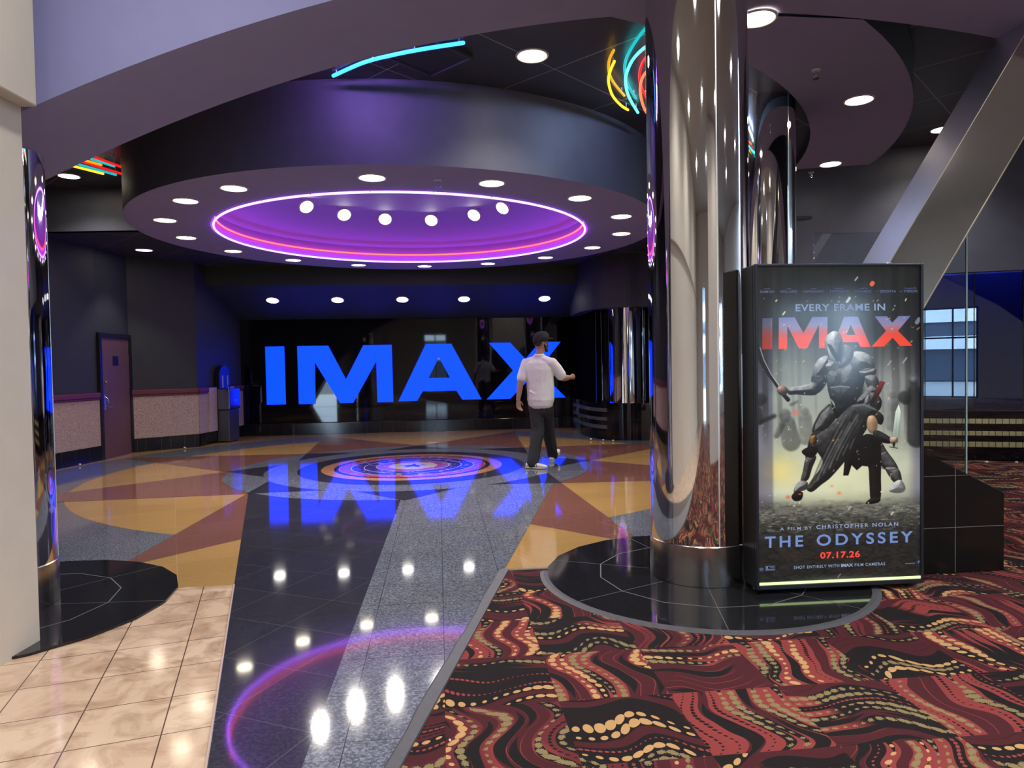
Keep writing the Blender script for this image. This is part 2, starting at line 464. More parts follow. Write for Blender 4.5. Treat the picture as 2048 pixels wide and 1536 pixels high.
# ---- carpet and its rubber edge
p1 = (-0.085, 5.0)
dxy = (Vector((TR[0], TR[1])) - Vector(APEX)).normalized()
def on_edge(y): t = (y - APEX[1]) / dxy.y; return (APEX[0] + dxy.x * t, y)
cb = MB(); cb.prism([on_edge(5.02), on_edge(1.2), (-0.69, -7.9), (12.9, -7.9), (12.9, 8.2), (9.3, 9.16), (7.18, 9.79), (5.995, 10.14), (4.3, 10.64), (3.4, 10.9), UVP(3.4, EDGE + 0.02)], 0.0, 0.014)
struct(cb.build('floor_carpet', M['carpet']))
rb = MB()
n_ = Vector((dxy.y, -dxy.x))
def off(p, d): return (p[0] + n_.x * d, p[1] + n_.y * d)
segs = 26; ys = [5.03 - i * (5.03 - 1.2) / segs for i in range(segs + 1)]
random.seed(4)
jl = [random.uniform(-0.006, 0.006) for _ in ys]
for i in range(segs):
    a, b = on_edge(ys[i]), on_edge(ys[i + 1])
    rb.hexa([(*off(b, -0.03 + jl[i + 1]), 0.008), (*off(b, 0.045), 0.008), (*off(a, 0.045), 0.008), (*off(a, -0.03 + jl[i]), 0.008),
             (*off(b, -0.02 + jl[i + 1]), 0.016), (*off(b, 0.04), 0.022), (*off(a, 0.04), 0.022), (*off(a, -0.02 + jl[i]), 0.016)])
rb.prism([UVP(-0.04 + 0.48, EDGE - 0.015), UVP(0.76, EDGE - 0.015), UVP(0.76, EDGE + 0.015), UVP(-0.04 + 0.48, EDGE + 0.015)], 0.008, 0.018)
struct(rb.build('trim_1', M['rubber']))
mt = MB()   # thin metal strip between marble and black granite
e0, e1 = Vector(TL), Vector(APEX); ed = (e1 - e0).normalized(); en = Vector((ed.y, -ed.x))
q0 = e0 + ed * 3.85; q1 = e1
mt.prism([tuple(q0 + en * 0.004), tuple(q1 + en * 0.004), tuple(q1 - en * 0.004), tuple(q0 - en * 0.004)], 0.004, 0.0125)
struct(mt.build('trim_2', plain('pale_metal_strip', (0.62, 0.50, 0.42), 0.35, 0.6)))

# ---- black granite pads under the columns
def pad(name, c, r, n, edge, ph):
    b = MB()
    pts = [(c[0] + r * math.cos(2 * PI * i / n + ph), c[1] + r * math.sin(2 * PI * i / n + ph)) for i in range(n)]
    b.prism(pts, 0.008, 0.020)
    m = 14; ri = r * 0.66
    for i in range(m):
        a0, a1 = 2 * PI * i / m + ph, 2 * PI * (i + 1) / m + ph
        for (ra, rb_) in ((ri - 0.004, ri + 0.004),):
            b.add([(c[0] + q * math.cos(t), c[1] + q * math.sin(t), 0.0206) for q, t in ((ra, a0), (rb_, a0), (rb_, a1), (ra, a1))], [(0, 1, 2, 3)], 1)
        if i % 2 == 0:
            d = Vector((math.cos(a0), math.sin(a0))); e = Vector((-d.y, d.x)) * 0.002; cc = Vector(c)
            b.add([(*(cc + d * 0.36 + e), 0.0206), (*(cc + d * r * 0.995 + e), 0.0206), (*(cc + d * r * 0.995 - e), 0.0206), (*(cc + d * 0.36 - e), 0.0206)], [(0, 1, 2, 3)], 1)
    if edge:
        b.lathe([(r - 0.01, 0.008), (r - 0.01, 0.022), (r + 0.02, 0.024), (r + 0.055, 0.010), (r + 0.055, 0.006)], 40, (c[0], c[1], 0), 2, a0=R(-185), a1=R(25))
    return struct(b.build(name, [M['pad'], M['pad_line'], M['rubber']]))
CR, CL, CRAD = (1.30, 4.86), (-3.30, 4.40), 0.34
pad('trim_3', CR, 1.08, 22, True, 0.1)
pad('trim_4', CL, 1.05, 22, False, 0.05)

# ---- cream pier on the left with its capital
b = MB(); b.box(-4.4, -2.63, -8, 3.82, 0, 5.6); struct(b.build('wall_pier', M['cream']))
b = MB(); b.box(-4.4, -2.548, -8, 3.83, 2.935, 5.6); struct(b.build('wall_pier_head', M['cream'], bevel=0.01))

# ---- arched beam
near = [(-2.21, 3.016), (-1.777, 3.217), (-1.302, 3.41), (-0.817, 3.578), (-0.59, 3.652)]
far = [(-2.624, 2.811), (-2.125, 3.062), (-1.461, 3.345), (-0.698, 3.617), (0.22, 3.856), (0.97, 4.005), (1.531, 4.06), (3.255, 4.095), (4.352, 3.987)]
allp = np.array(near + far); co = np.polyfit(allp[:, 0], allp[:, 1], 3)
us = np.linspace(-2.75, 4.6, 60)
curve = [(-4.9, -0.02), (-4.3, 1.05), (-3.7, 1.85), (-3.2, 2.38)] + [(float(u), float(np.polyval(co, u))) for u in us] + [(5.4, 3.72), (6.4, 3.25), (7.6, 2.5), (8.6, 1.6)]
profile = curve + [(8.6, 5.6), (-9.0, 5.6), (-9.0, -0.02)]
b = MB(); n = len(profile)
fr = lambda a, z, v: tuple(uv(a, v, z))
V0, V1 = 4.25, 5.10
vs = [fr(a, z, V0) for a, z in profile] + [fr(a, z, V1) for a, z in profile]
fs = [tuple(range(n)), tuple(range(n, 2 * n))[::-1]] + [(i, n + i, n + (i + 1) % n, (i + 1) % n) for i in range(n)]
b.add(vs, [fs[0]], 0); b.add(vs, [fs[1]], 2); b.add(vs, fs[2:], 1)
arch = struct(b.build('wall_arch', [M['lavender'], M['mauve'], M['black_wall']]))

# ---- ceilings
b = MB(); b.prism([UVP(-9.5, 5.1), UVP(13, 5.1), (13, 17.5), (-10, 17.5)], 4.5, 4.6); struct(b.build('ceiling', M['ceil_tile']))
b = MB(); b.lathe([(3.5, 4.2), (5.43, 4.2), (5.43, 4.24), (3.5, 4.24)], 96, tuple(DC), closed=True)
o = struct(b.build('ceiling_inner', M['ceil_tile'])); clip(o, uv(0, 5.12), -VX); clip(o, (0, 10.42, 0), (0, 1, 0))
b = MB(); b.lathe([(5.41, 4.1), (6.40, 4.1), (6.40, 4.49), (5.41, 4.49)], 120, tuple(DC), closed=True)
o = b.build('ceiling_ring', [M['mauve'], M['black_wall']], smooth=True)
for f in o.data.polygons: f.material_index = 0 if abs(f.normal.z) > 0.5 else 1
struct(o); clip(o, uv(0, 5.12), -VX); clip(o, (0, 10.42, 0), Vector((0.2, 1, 0)).normalized())
# drum: outer wall, bottom ring, recess and shallow dome
RO, RI, ZD = 3.61, 2.62, 3.40
b = MB()
b.lathe([(RO, 4.30), (RO, ZD)], 128, tuple(DC), 0)
b.lathe([(RO, ZD), (RI, ZD)], 128, tuple(DC), 1)
b.lathe([(RI, ZD), (RI, ZD + 0.26)], 128, tuple(DC), 2)
dome = [(RI, ZD + 0.26)] + [(RI * math.cos(t), ZD + 0.26 + 0.32 * math.sin(t)) for t in np.linspace(0.2, PI / 2 - 0.02, 12)] + [(0.001, ZD + 0.58)]
b.lathe(dome, 128, tuple(DC), 2)
o = b.build('ceiling_drum', [M['drum_wall'], M['mauve'], M['dome']], smooth=True, angle=30); struct(o)
# low ceiling around the back of the drum, and bulkheads
b = MB()
pts = arc((DC.x, DC.y), 3.45, R(177), R(3), 40)
b.prism([(-9.2, 10.4)] + pts + [(9, 10.4), (9, 14.9), (-9.2, 14.9)], 3.575, 3.62); struct(b.build('ceiling_low', M['ceil_tile']))
b = MB(); b.box(-9.2, -4.95, 10.4, 10.52, 3.575, 4.5); struct(b.build('wall_bulkhead_left', M['drum_wall']))
b = MB()
def wallseg(b, p, q, z0, z1, t, mi=0):
    p, q = Vector((p[0], p[1], 0)), Vector((q[0], q[1], 0)); d = (q - p).normalized(); nn = Vector((-d.y, d.x, 0)) * t
    b.hexa([tuple(x + Vector((0, 0, z))) for z in (z0, z1) for x in (p, q, q + nn, p + nn)], mi)
wallseg(b, (3.6, 10.65), (10.5, 8.75), 2.69, 4.5, 0.15); wallseg(b, (1.9, 10.75), (2.6, 10.72), 3.575, 4.5, 0.15); wallseg(b, (2.6, 10.72), (3.6, 10.65), 2.69, 4.5, 0.15)
struct(b.build('wall_bulkhead_right', M['drum_wall']))
# sloped soffit over the sign wall and its fascia
b = MB()
def suv(u0, u1, prof, mi=0):
    n = len(prof); vs = [tuple(uv(u0, v, z)) for v, z in prof] + [tuple(uv(u1, v, z)) for v, z in prof]
    b.add(vs, [tuple(range(n)), tuple(range(n, 2 * n))[::-1]] + [(i, n + i, n + (i + 1) % n, (i + 1) % n) for i in range(n)], mi)
suv(-6.6, 4.2, [(14.6, 3.17), (16.12, 2.565), (16.12, 3.3), (14.75, 4.5), (14.6, 4.5)])
struct(b.build('ceiling_soffit', paint('navy_soffit_paint', (0.030, 0.045, 0.030), 0.6, bump=0)))

# ---- back wall with black glass panel
b = MB(); q = lambda x, y, z: tuple(uv(x, y, z)); b.box(-8, 12, 16.1, 16.3, 0, 4.5, fr=q); struct(b.build('wall_back', M['black_wall']))
b = MB(); b.box(-4.6, 3.3, 16.07, 16.1, 0.27, 2.575, fr=q); struct(b.build('wall_panel', M['gloss_black']))
b = MB(); b.box(-6.3, 3.3, 16.03, 16.1, 0, 0.26, fr=q); struct(b.build('baseboard_back', M['black_base'], bevel=0.006))

# ---- left wall: corner, door, angled bay
LW = [(-7.15, 4.6), (-7.05, 10.77), (-6.946, 11.71), (-6.99, 12.78), (-6.125, 13.60), (-6.00, 15.75)]
b = MB()
for i in range(len(LW) - 1): wallseg(b, LW[i], LW[i + 1], 0, 4.5, 0.18)
struct(b.build('wall_left', M['black_wall']))
def ins(p, q, d):   # shift into the room
    p, q = Vector(p), Vector(q); t = (q - p).normalized(); nn = Vector((t.y, -t.x)) * d; return tuple(p + nn), tuple(q + nn)
PAN = [(LW[0], LW[1]), (LW[1], LW[2]), (LW[3], LW[4]), (LW[4], LW[5])]
def strips(name, z0, z1, d, mat, bevel=0.0):
    b = MB()
    for p, q_ in PAN:
        p2, q2 = ins(p, q_, d); wallseg(b, p2, q2, z0, z1, d)
    return struct(b.build(name, mat, bevel=bevel))
strips('trim_5', 0.25, 1.02, 0.03, M['wainscot'])
strips('trim_6', 1.02, 1.055, 0.045, M['rail'], 0.008)
strips('trim_7', 1.055, 1.14, 0.06, M['rail'], 0.012)
strips('baseboard_left', 0.0, 0.25, 0.045, M['black_base'], 0.004)
# door
dp, dq = Vector((*LW[2], 0)), Vector((*LW[3], 0)); dd = (dq - dp).normalized(); dn = Vector((dd.y, -dd.x, 0)); DL = (dq - dp).length
def dfr(x, y, z): return tuple(dp + dd * x - dn * y + Vector((0, 0, z)))      # y < 0 is into the room
door = struct(bpy.data.objects.new('door_1', None)); COL.objects.link(door)
b = MB(); b.box(0.07, DL - 0.07, -0.035, -0.003, 0.012, 2.07, fr=dfr); b.build('panel', M['door'], door, bevel=0.003)
b = MB()
b.box(0.0, 0.075, -0.055, -0.001, 0, 2.15, fr=dfr); b.box(DL - 0.075, DL, -0.055, -0.001, 0, 2.15, fr=dfr); b.box(0.075, DL - 0.075, -0.055, -0.001, 2.07, 2.15, fr=dfr)
b.build('frame', M['black_satin'], door, bevel=0.004)
b = MB(); b.box(0.07, DL - 0.07, -0.06, -0.001, 0.0, 0.012, fr=dfr); b.build('threshold', M['steel'], door)
b = MB(); b.box(0.44, 0.62, -0.041, -0.034, 1.60, 1.76, fr=dfr)
b.build('sign_plate', M['black_satin'], door)
b = MB(); b.tube([dfr(0.145, -0.034, 1.315), dfr(0.145, -0.062, 1.315)], 0.022, 16); b.build('deadbolt', M['brass'], door, smooth=True)
b = MB(); b.box(0.115, 0.175, -0.042, -0.034, 0.84, 1.10, fr=dfr); b.tube([dfr(0.145, -0.04, 1.06), dfr(0.145, -0.085, 1.03), dfr(0.16, -0.09, 0.96)], 0.013, 12)
b.tube([dfr(0.145, -0.04, 0.89), dfr(0.145, -0.09, 0.89), dfr(0.27, -0.09, 0.89)], 0.012, 12); b.build('handle', M['steel'], door, smooth=True)
for zz in (0.25, 1.05, 1.80):
    b = MB(); b.box(DL - 0.085, DL - 0.068, -0.062, -0.03, zz, zz + 0.12, fr=dfr); b.build('hinge', M['black_satin'], door)

# ---- storefront on the right: low plinth with gold tile bands, glass, header
PC = [(1.38, 15.75), (1.47, 14.6), (1.62, 13.92), (1.84, 13.56), (2.2, 13.38), (2.55, 13.33), (3.1, 13.1), (3.6, 12.4), (3.9, 11.4), (4.3, 10.66)]
PCs = [tuple(p)[:2] for p in catmull([(x, y, 0) for x, y in PC], 5)] + [(5.995, 10.14), (7.18, 9.79), (9.3, 9.16), (12.6, 8.2)]
b = MB(); b.prism(PCs + [(12.6, 16.0), (1.38, 16.2)], 0, 0.72); struct(b.build('wall_plinth', M['gloss_black']))
def gold_tiles():
    m = Mat('gold_mosaic_band'); x, y, z = m.coords()
    m.set(color=m.mix((x * 13.5 + y * 3.0).fract().lt(0.10), m.mix(m.noise(30, 1), (0.42, 0.33, 0.14), (0.62, 0.52, 0.25)), (0.02, 0.02, 0.02)), rough=0.25, metal=0.5); return m.m
GT = gold_tiles()
GD = plain('shaded_gold_band', (0.07, 0.075, 0.08), 0.15)  # the same gold band, its dimmer lighting painted in as dark grey
for i, (z0, z1) in enumerate(((0.545, 0.615), (0.375, 0.438), (0.211, 0.285))):
    b = MB()
    for k in range(len(PCs) - 1):
        p2, q2 = ins(PCs[k], PCs[k + 1], 0.006)
        if (Vector(p2) - Vector((2.2, 13.38))).length < 0.45 or PCs[k][0] > 2.1 and PCs[k][1] > 11: continue
        wallseg(b, p2, q2, z0, z1, 0.006, 1 if PCs[k][0] < 3 else 0)
    struct(b.build('trim_%d' % (8 + i), [GT, GD]))
panes = [((1.70, 14.02), (2.30, 14.10)), ((2.30, 14.10), (3.6, 13.4)), ((4.32, 10.70), (6.02, 10.19)), ((6.02, 10.19), (6.62, 10.01)), ((6.62, 10.01), (7.2, 9.84)), ((7.2, 9.84), (9.3, 9.22)), ((9.3, 9.22), (12.5, 8.3))]
for i, (p, q_) in enumerate(panes):
    w_ = struct(bpy.data.objects.new('window_%d' % (i + 1), None)); COL.objects.link(w_)
    b = MB(); wallseg(b, p, q_, 0.73, 2.68, 0.012); b.build('pane', M['blue_glass'], w_)
    b = MB(); p_, q2 = Vector((*p, 0)), Vector((*q_, 0)); d = (q2 - p_).normalized()
    wallseg(b, tuple(p_ - d * 0.006), tuple(p_ + d * 0.012), 0.72, 2.69, 0.03); wallseg(b, p, q_, 0.715, 0.735, 0.03); b.build('frame', M['black_satin'], w_)
b = MB(); HC = PCs[:-4]
hf = [ins(HC[k], HC[k + 1], 0.05)[0] for k in range(len(HC) - 1)]; hb = [ins(HC[k], HC[k + 1], -0.32)[0] for k in range(len(HC) - 1)]
for k in range(len(hf) - 1):
    a_, b_, c_, d_ = hf[k], hf[k + 1], hb[k + 1], hb[k]
    b.add([(*a_, 2.56), (*b_, 2.56), (*b_, 3.575), (*a_, 3.575)], [(0, 1, 2, 3)]); b.add([(*d_, 2.56), (*c_, 2.56), (*b_, 2.56), (*a_, 2.56)], [(0, 1, 2, 3)])
    b.add([(*d_, 2.56), (*c_, 2.56), (*c_, 3.575), (*d_, 3.575)], [(3, 2, 1, 0)])
struct(b.build('wall_header', M['black_wall'], smooth=True, angle=50))
b = MB(); wallseg(b, (1.52, 15.7), (1.70, 14.02), 0.72, 2.6, 0.1); struct(b.build('wall_alcove', plain('black_alcove', (0.004, 0.004, 0.004), 0.6, spec=0.0)))
b = MB(); wallseg(b, (1.6, 15.9), (4.6, 12.2), 0.72, 3.6, 0.1, 1); wallseg(b, (4.6, 12.2), (12.8, 10.0), 0.72, 3.6, 0.1)
struct(b.build('wall_shop', [paint('navy_shop_wall', (0.05, 0.09, 0.32), 0.5), M['black_wall']]))
b = MB(); wallseg(b, (4.2, 10.75), (12.8, 8.35), 3.3, 3.36, 2.4); struct(b.build('ceiling_shop', M['black_wall']))

# ---- the lobby behind the camera and the outer envelope
b = MB(); b.box(-4.4, 13, -8, 4.6, 5.0, 5.1); struct(b.build('ceiling_lobby', paint('lobby_ceiling', (0.40, 0.38, 0.37), 0.8)))
b = MB()
OPEN = [(0.05, 1.35, 0.0, 3.3), (3.3, 4.5, 0.0, 2.9), (5.0, 7.0, 0.0, 3.3), (9.0, 11.5, 0.6, 3.1)]
xs = -4.4
for x0, x1, z0, z1 in OPEN:
    b.box(xs, x0, -8.2, -8, 0, 5.1); b.box(x0, x1, -8.2, -8, z1, 5.1)
    if z0 > 0: b.box(x0, x1, -8.2, -8, 0, z0)
    xs = x1
b.box(xs, 13.2, -8.2, -8, 0, 5.1)
struct(b.build('wall_front', M['lobby_wall']))
for i, (x0, x1, z0, z1) in enumerate(OPEN):
    b = MB(); m_ = (x0 + x1) / 2
    for xa in (x0 + 0.03, m_, x1 - 0.03): b.box(xa - 0.03, xa + 0.03, -8.16, -8.04, z0, z1)
    for za in (z0 + 0.04, 2.2, z1 - 0.03): b.box(x0, x1, -8.14, -8.06, za - 0.03, za + 0.03)
    struct(b.build('window_%d' % (len(panes) + 1 + i), M['black_satin']))
b = MB(); b.box(2.15, 4.85, -1.9, -1.1, 0, 5.0); struct(b.build('wall_reflection_blocker', M['cream']))  # unseen block added to keep a window's reflection off the sign wall
b = MB(); b.box(13, 13.2, -8.2, 17.5, 0, 5.6); struct(b.build('wall_right', M['lobby_wall']))
b = MB(); b.box(-9.4, -9.2, 3, 17.5, 0, 5.6); b.box(-9.4, 13.2, 17.3, 17.5, 0, 5.6); struct(b.build('wall_outer', M['black_wall']))
b = MB(); b.box(-60, 60, -80, -8.2, -0.3, -0.05); struct(b.build('ground', plain('paving', (0.30, 0.29, 0.27), 0.9)))
b = MB(); b.box(-2, 26, -38, -30, 0, 2.0, 1)
for k in range(5): b.box(-2, 26, -38, -29.6, 2.0 + k * 1.7, 2.0 + k * 1.7 + 0.8, 0); b.box(-2, 26, -38, -30, 2.8 + k * 1.7, 3.7 + k * 1.7, 1)
struct(b.build('wall_across_street', [plain('white_slab', (0.8, 0.8, 0.8), 0.8), plain('dark_glazing', (0.05, 0.07, 0.10), 0.2)]))
# ================================================================== OBJECTS
# ---- mirror columns
def column(c, z0, z1, r, label, seam_deg, ring=True, under=False):
    if under: z1 = min(z1, float(np.polyval(co, Vector((c[0], c[1], 0)).dot(UX))) - 0.2)
    t = thing('chrome_column', label, 'column', (c[0], c[1], z0), kind='thing', group='mirror-clad columns')
    h = z1 - z0
    b = MB(); b.lathe([(r, 0.0), (r, h)], 96); o = b.build('shaft', M['chrome'], t, smooth=True)
    if under:   # the top follows the curve of the arch
        for v in o.data.vertices:
            if v.co.z > 1: v.co.z = float(np.polyval(co, (v.co + Vector((c[0], c[1], 0))).dot(UX))) - z0 - 0.002
    if ring:
        b = MB(); b.lathe([(r + 0.001, 0.0), (r + 0.006, 0.002), (r + 0.006, 0.262), (r + 0.001, 0.268)], 96); b.build('base_ring', M['base_chrome'], t, smooth=True)
    b = MB()
    for sd in seam_deg:
        a = R(sd); p = Vector((math.cos(a), math.sin(a), 0)); e = Vector((-p.y, p.x, 0)) * 0.004
        q = p * (r + 0.0015); q2 = p * (r - 0.01)
        b.hexa([tuple(x + Vector((0, 0, z))) for z in (0.0, h) for x in (q - e, q + e, q2 + e, q2 - e)])
    b.build('seam', M['seam'], t)
    return t
M['base_chrome'] = plain('brushed_base_ring', (0.48, 0.47, 0.47), 0.2, 1.0)
M['seam'] = plain('bright_seam', (0.85, 0.88, 0.9), 0.3, 0.7)
ztop = lambda c: float(np.polyval(co, Vector((c[0], c[1], 0)).dot(UX)))
column(CR, 0.02, 4.2, CRAD, 'large mirror-clad column on black granite pad, beside the lit poster box', (-84, 96), under=True)
column(CL, 0.02, 3.2, CRAD, 'mirror-clad column partly hidden by the cream wall at far left', (-150, 30), under=True)
column((2.675, 7.45), 0.0, 4.5, 0.34, 'mirror-clad column seen directly behind the front column and poster box', (-60, 120))
column((2.27, 13.78), 0.72, 2.6, 0.36, 'short mirror-clad column standing on the low black plinth at the back', (-40, 140), ring=False)

# ---- leaning steel beam and its black tiled footing
M['beam_side'] = plain('brushed_beam_side', (0.62, 0.58, 0.62), 0.38, 1.0); M['seam_edge'] = plain('beam_edge', (0.75, 0.68, 0.55), 0.3, 1.0)
bd = Vector((0.536, 0, 0.844)); bp = Vector((0.844, 0, -0.536))     # in (u, z): along the beam, across it
def bfr(s, t, v):   # s along, t across, v depth
    u = 3.252 + bd.x * s + bp.x * t; z = 2.189 + bd.z * s + bp.z * t; return tuple(uv(u, v, z))
tb = thing('steel_beam', 'slanting mirror-steel beam rising from black footing to the arch, right side', 'beam', bfr(-1.5, 0.2, 4.95))
def local(o_, parent):  # keep world placement under an unrotated empty
    o_.location = -Vector(parent.location); return o_
b = MB(); b.box(-1.8, 2.12, 0.0, 0.40, 4.75, 5.12, fr=bfr)
o = b.build('post', [M['beam'], M['beam_side']], tb)
for f in o.data.polygons:
    if f.normal.dot(UX * bp.x + Vector((0, 0, bp.z))) < -0.7: f.material_index = 1
SL = (UX * -0.45 + Vector((0, 0, -0.893))).normalized()
clip(o, uv(2.5, 4.9, 1.25), SL); local(o, tb)
for t0_ in (-0.002, 0.396):
    b = MB(); b.box(-1.8, 2.12, t0_, t0_ + 0.006, 4.746, 4.752, fr=bfr)
    o = b.build('edge_seam', M['seam_edge'], tb); clip(o, uv(2.5, 4.9, 1.25), SL); local(o, tb)
ft = thing('footing', 'black tiled wedge footing with sloping top, behind the poster box', 'footing', uv(3.2, 4.86, 0))
prof = [(2.5, 0.014), (3.874, 0.014), (3.874, 0.557), (2.5, 1.25)]
b = MB(); n = 4
vs = [tuple(uv(a, 4.425, z)) for a, z in prof] + [tuple(uv(a, 5.35, z)) for a, z in prof]
b.add(vs, [(0, 1, 2, 3), (7, 6, 5, 4)] + [(i, (i + 1) % n, n + (i + 1) % n, n + i) for i in range(n)])
local(b.build('body', plain('black_polished_tile', (0.009, 0.009, 0.009), 0.16, spec=0.35), ft, bevel=0.006), ft)
b = MB()
def jl_(u0, u1, z0, z1): b.box(u0, u1, 4.4235, 4.426, z0, z1, fr=lambda u, v, z: tuple(uv(u, v, z)))
jl_(2.5, 3.868, 0.328, 0.333); jl_(3.506, 3.511, 0.02, 0.738); jl_(2.5, 3.60, 0.686, 0.690)
local(b.build('tile_joint', M['pad_line'], ft), ft)
# ---- frameless glass panel behind the footing
gp = thing('glass_panel', 'tall frameless clear glass panel standing behind the black footing', 'glass panel', (3.35, 6.0, 0.014))
b = MB(); b.box(-0.75, 0.55, 0, 0.012, 0, 2.56); b.build('pane', M['clear_glass'], gp)
b = MB(); b.box(0.55, 0.562, -0.001, 0.013, 0, 2.56); b.build('polished_edge', plain('glass_edge', (0.45, 0.62, 0.62), 0.05, spec=1.0), gp)
b = MB(); b.box(-0.75, 0.562, -0.02, 0.032, -0.002, 0.03); b.build('floor_channel', M['black_satin'], gp)

# ---- illuminated letters on the black glass wall
M['letter'] = glow('blue_letter_face', (0.0, 0.105, 1.0), 1.0)
for nd in M['letter'].node_tree.nodes:
    if nd.type == 'BSDF_PRINCIPLED': nd.inputs['Emission Color'].default_value = (0.0, 0.04, 1.0, 1); nd.inputs['Emission Strength'].default_value = 2.6
def letter_mat():
    m = Mat('letter_blue'); m.set(color=(0, 0.02, 0.2), rough=0.5, emit=(0.0, 0.0225, 1.0), emit_s=4.0); return m.m
M['letter'] = letter_mat()
sign = thing('wall_sign', 'large glowing blue IMAX letters on the black glass back wall', 'sign', uv(-0.45, 16.07, 0.69))
GL = {
 'I': [[(-3.82, 1.985), (-3.41, 1.985), (-3.405, 0.69), (-3.815, 0.69)]],
 'M': [[(-3.125, 1.987), (-2.449, 1.987), (-2.075, 1.223), (-1.672, 1.987), (-1.04, 1.987), (-1.03, 0.692), (-1.385, 0.692), (-1.392, 1.62), (-1.925, 0.692), (-2.216, 0.692), (-2.752, 1.62), (-2.755, 0.687), (-3.122, 0.687)]],
 'A': [[(-0.915, 0.702), (-0.274, 1.993), (0.306, 1.993), (0.976, 0.71), (0.535, 0.71), (0.405, 0.92), (-0.362, 0.92), (-0.492, 0.707)], [(0.017, 1.69), (-0.227, 1.217), (0.267, 1.217)]],
 'X': [[(1.175, 2.0), (1.66, 2.0), (2.008, 1.62), (2.36, 2.005), (2.835, 2.005), (2.31, 1.36), (2.935, 0.71), (2.40, 0.708), (2.02, 1.08), (1.64, 0.705), (1.10, 0.703), (1.72, 1.36)]]}
def shape_mesh(loops, frf, d0, d1):
    """extruded outline with holes"""
    bm = bmesh.new(); es = []
    for lp in loops:
        vs = [bm.verts.new(frf(x, z, d0)) for x, z in lp]
        es += [bm.edges.new((vs[i], vs[(i + 1) % len(vs)])) for i in range(len(vs))]
    r = bmesh.ops.triangle_fill(bm, edges=es, use_beauty=True)
    faces = [g for g in r['geom'] if isinstance(g, bmesh.types.BMFace)]
    if d1 is not None:
        ex = bmesh.ops.extrude_face_region(bm, geom=faces)
        off_ = Vector(frf(0, 0, d1)) - Vector(frf(0, 0, d0))
        for g in ex['geom']:
            if isinstance(g, bmesh.types.BMVert): g.co += off_
    bmesh.ops.recalc_face_normals(bm, faces=bm.faces)
    return bm
for ch, loops in GL.items():
    bm = shape_mesh(loops, lambda x, z, d: tuple(uv(x, 16.07 - d, z) - Vector(sign.location)), 0.0, 0.018)
    me = bpy.data.meshes.new('letter'); bm.to_mesh(me); bm.free(); me.materials.append(M['letter'])
    o = bpy.data.objects.new('letter', me); COL.objects.link(o); o.parent = sign

# ---- downlights
def ring_mesh(r, name='trim_ring'):
    b = MB(); b.lathe([(r * 1.0, 0.006), (r * 1.0, -0.006), (r * 1.06, -0.010), (r * 1.16, -0.006), (r * 1.18, 0.004)], 40); return b
_lm = {}
def lens_mat(L, c):
    k = (L, c)
    if k not in _lm:
        m = Mat('lamp_lens'); m.set(color=(0.8, 0.8, 0.8), rough=0.4, emit=c, emit_s=L); _lm[k] = m.m
    return _lm[k]
_proto = {}
def downlight(loc, r, L, color, label, group, dirn=None, watt=0.0, cone=100, blend=0.9, dark=False, can=False):
    key = (r, L, color, dark, group, watt > 0)
    if key not in _proto:
        t = thing('downlight', label, 'ceiling light', loc, group=group)
        ring_mesh(r).build('trim_ring', M['black_satin'] if dark else M['white_trim'], t, smooth=True)
        if can:
            b = MB(); b.lathe([(0.001, 0.10), (r * 0.8, 0.10), (r * 1.08, 0.05), (r * 1.08, 0.0), (r * 1.02, 0.0)], 32); b.build('housing', M['white_trim'], t, smooth=True)
        b = MB(); b.lathe([(r * 1.02, -0.003), (r * 0.5, -0.006), (0.001, -0.007)], 40); b.build('lens', lens_mat(L, color), t, smooth=True)
        _proto[key] = t
        if watt > 0:
            l = bpy.data.lights.new('lamp', 'SPOT'); l.energy = watt; l.color = WARML if color == WARM else color; l.spot_size = R(cone); l.spot_blend = blend; l.shadow_soft_size = r * 0.8
            lo = bpy.data.objects.new('lamp', l); COL.objects.link(lo); lo.parent = t; lo.location = (0, 0, -0.03)
    else:
        t = dup(_proto[key], label); t.location = loc
    d = Vector(dirn) if dirn is not None else Vector((0, 0, -1))
    t.rotation_mode = 'QUATERNION'; t.rotation_quaternion = Vector((0, 0, -1)).rotation_difference(d.normalized())
    return t
RL = 3.15; PH = 4.753
W_ = ['front-most', 'second to the left of the front-most', 'third to the left of the front-most', 'left-most, below the curved wall', 'next behind the left-most', 'second behind the left-most',
      'third behind the left-most', 'left of the two at the very back', 'right of the two at the very back']
names = ['nearest the viewer, just left of the sprinkler', 'front left, first left of the sprinkler light', 'left side, between front-left and leftmost lights', 'leftmost of the whole ring',
         'left side, first behind the leftmost light', 'left side, second behind the leftmost light', 'back left, third behind the leftmost light', 'back, just left of the rearmost light',
         'rearmost, straight behind the glowing dome', 'back, just right of the rearmost light', 'back right, third behind the rightmost light', 'right side, second behind the rightmost light',
         'right side, first behind the rightmost light', 'rightmost of the whole ring', 'right side, between front-right and rightmost lights', 'front right, first right of the sprinkler']
for i in range(16):
    a = PH - i * 2 * PI / 16
    if i == 1: a -= R(6.0)
    downlight((DC.x + RL * math.cos(a), DC.y + RL * math.sin(a), ZD), 0.125, L_RING, WARM, 'round recessed light in drum soffit, ' + names[i], 'lights around the drum soffit', watt=80, cone=118)
dn_ = ['leftmost', 'second from left', 'third from left', 'third from right', 'second from right', 'rightmost']
SP = [(-2.93, 10.18), (-2.54, 10.83), (-1.98, 11.22), (-1.26, 11.36), (-0.55, 11.0), (-0.1, 10.48)]
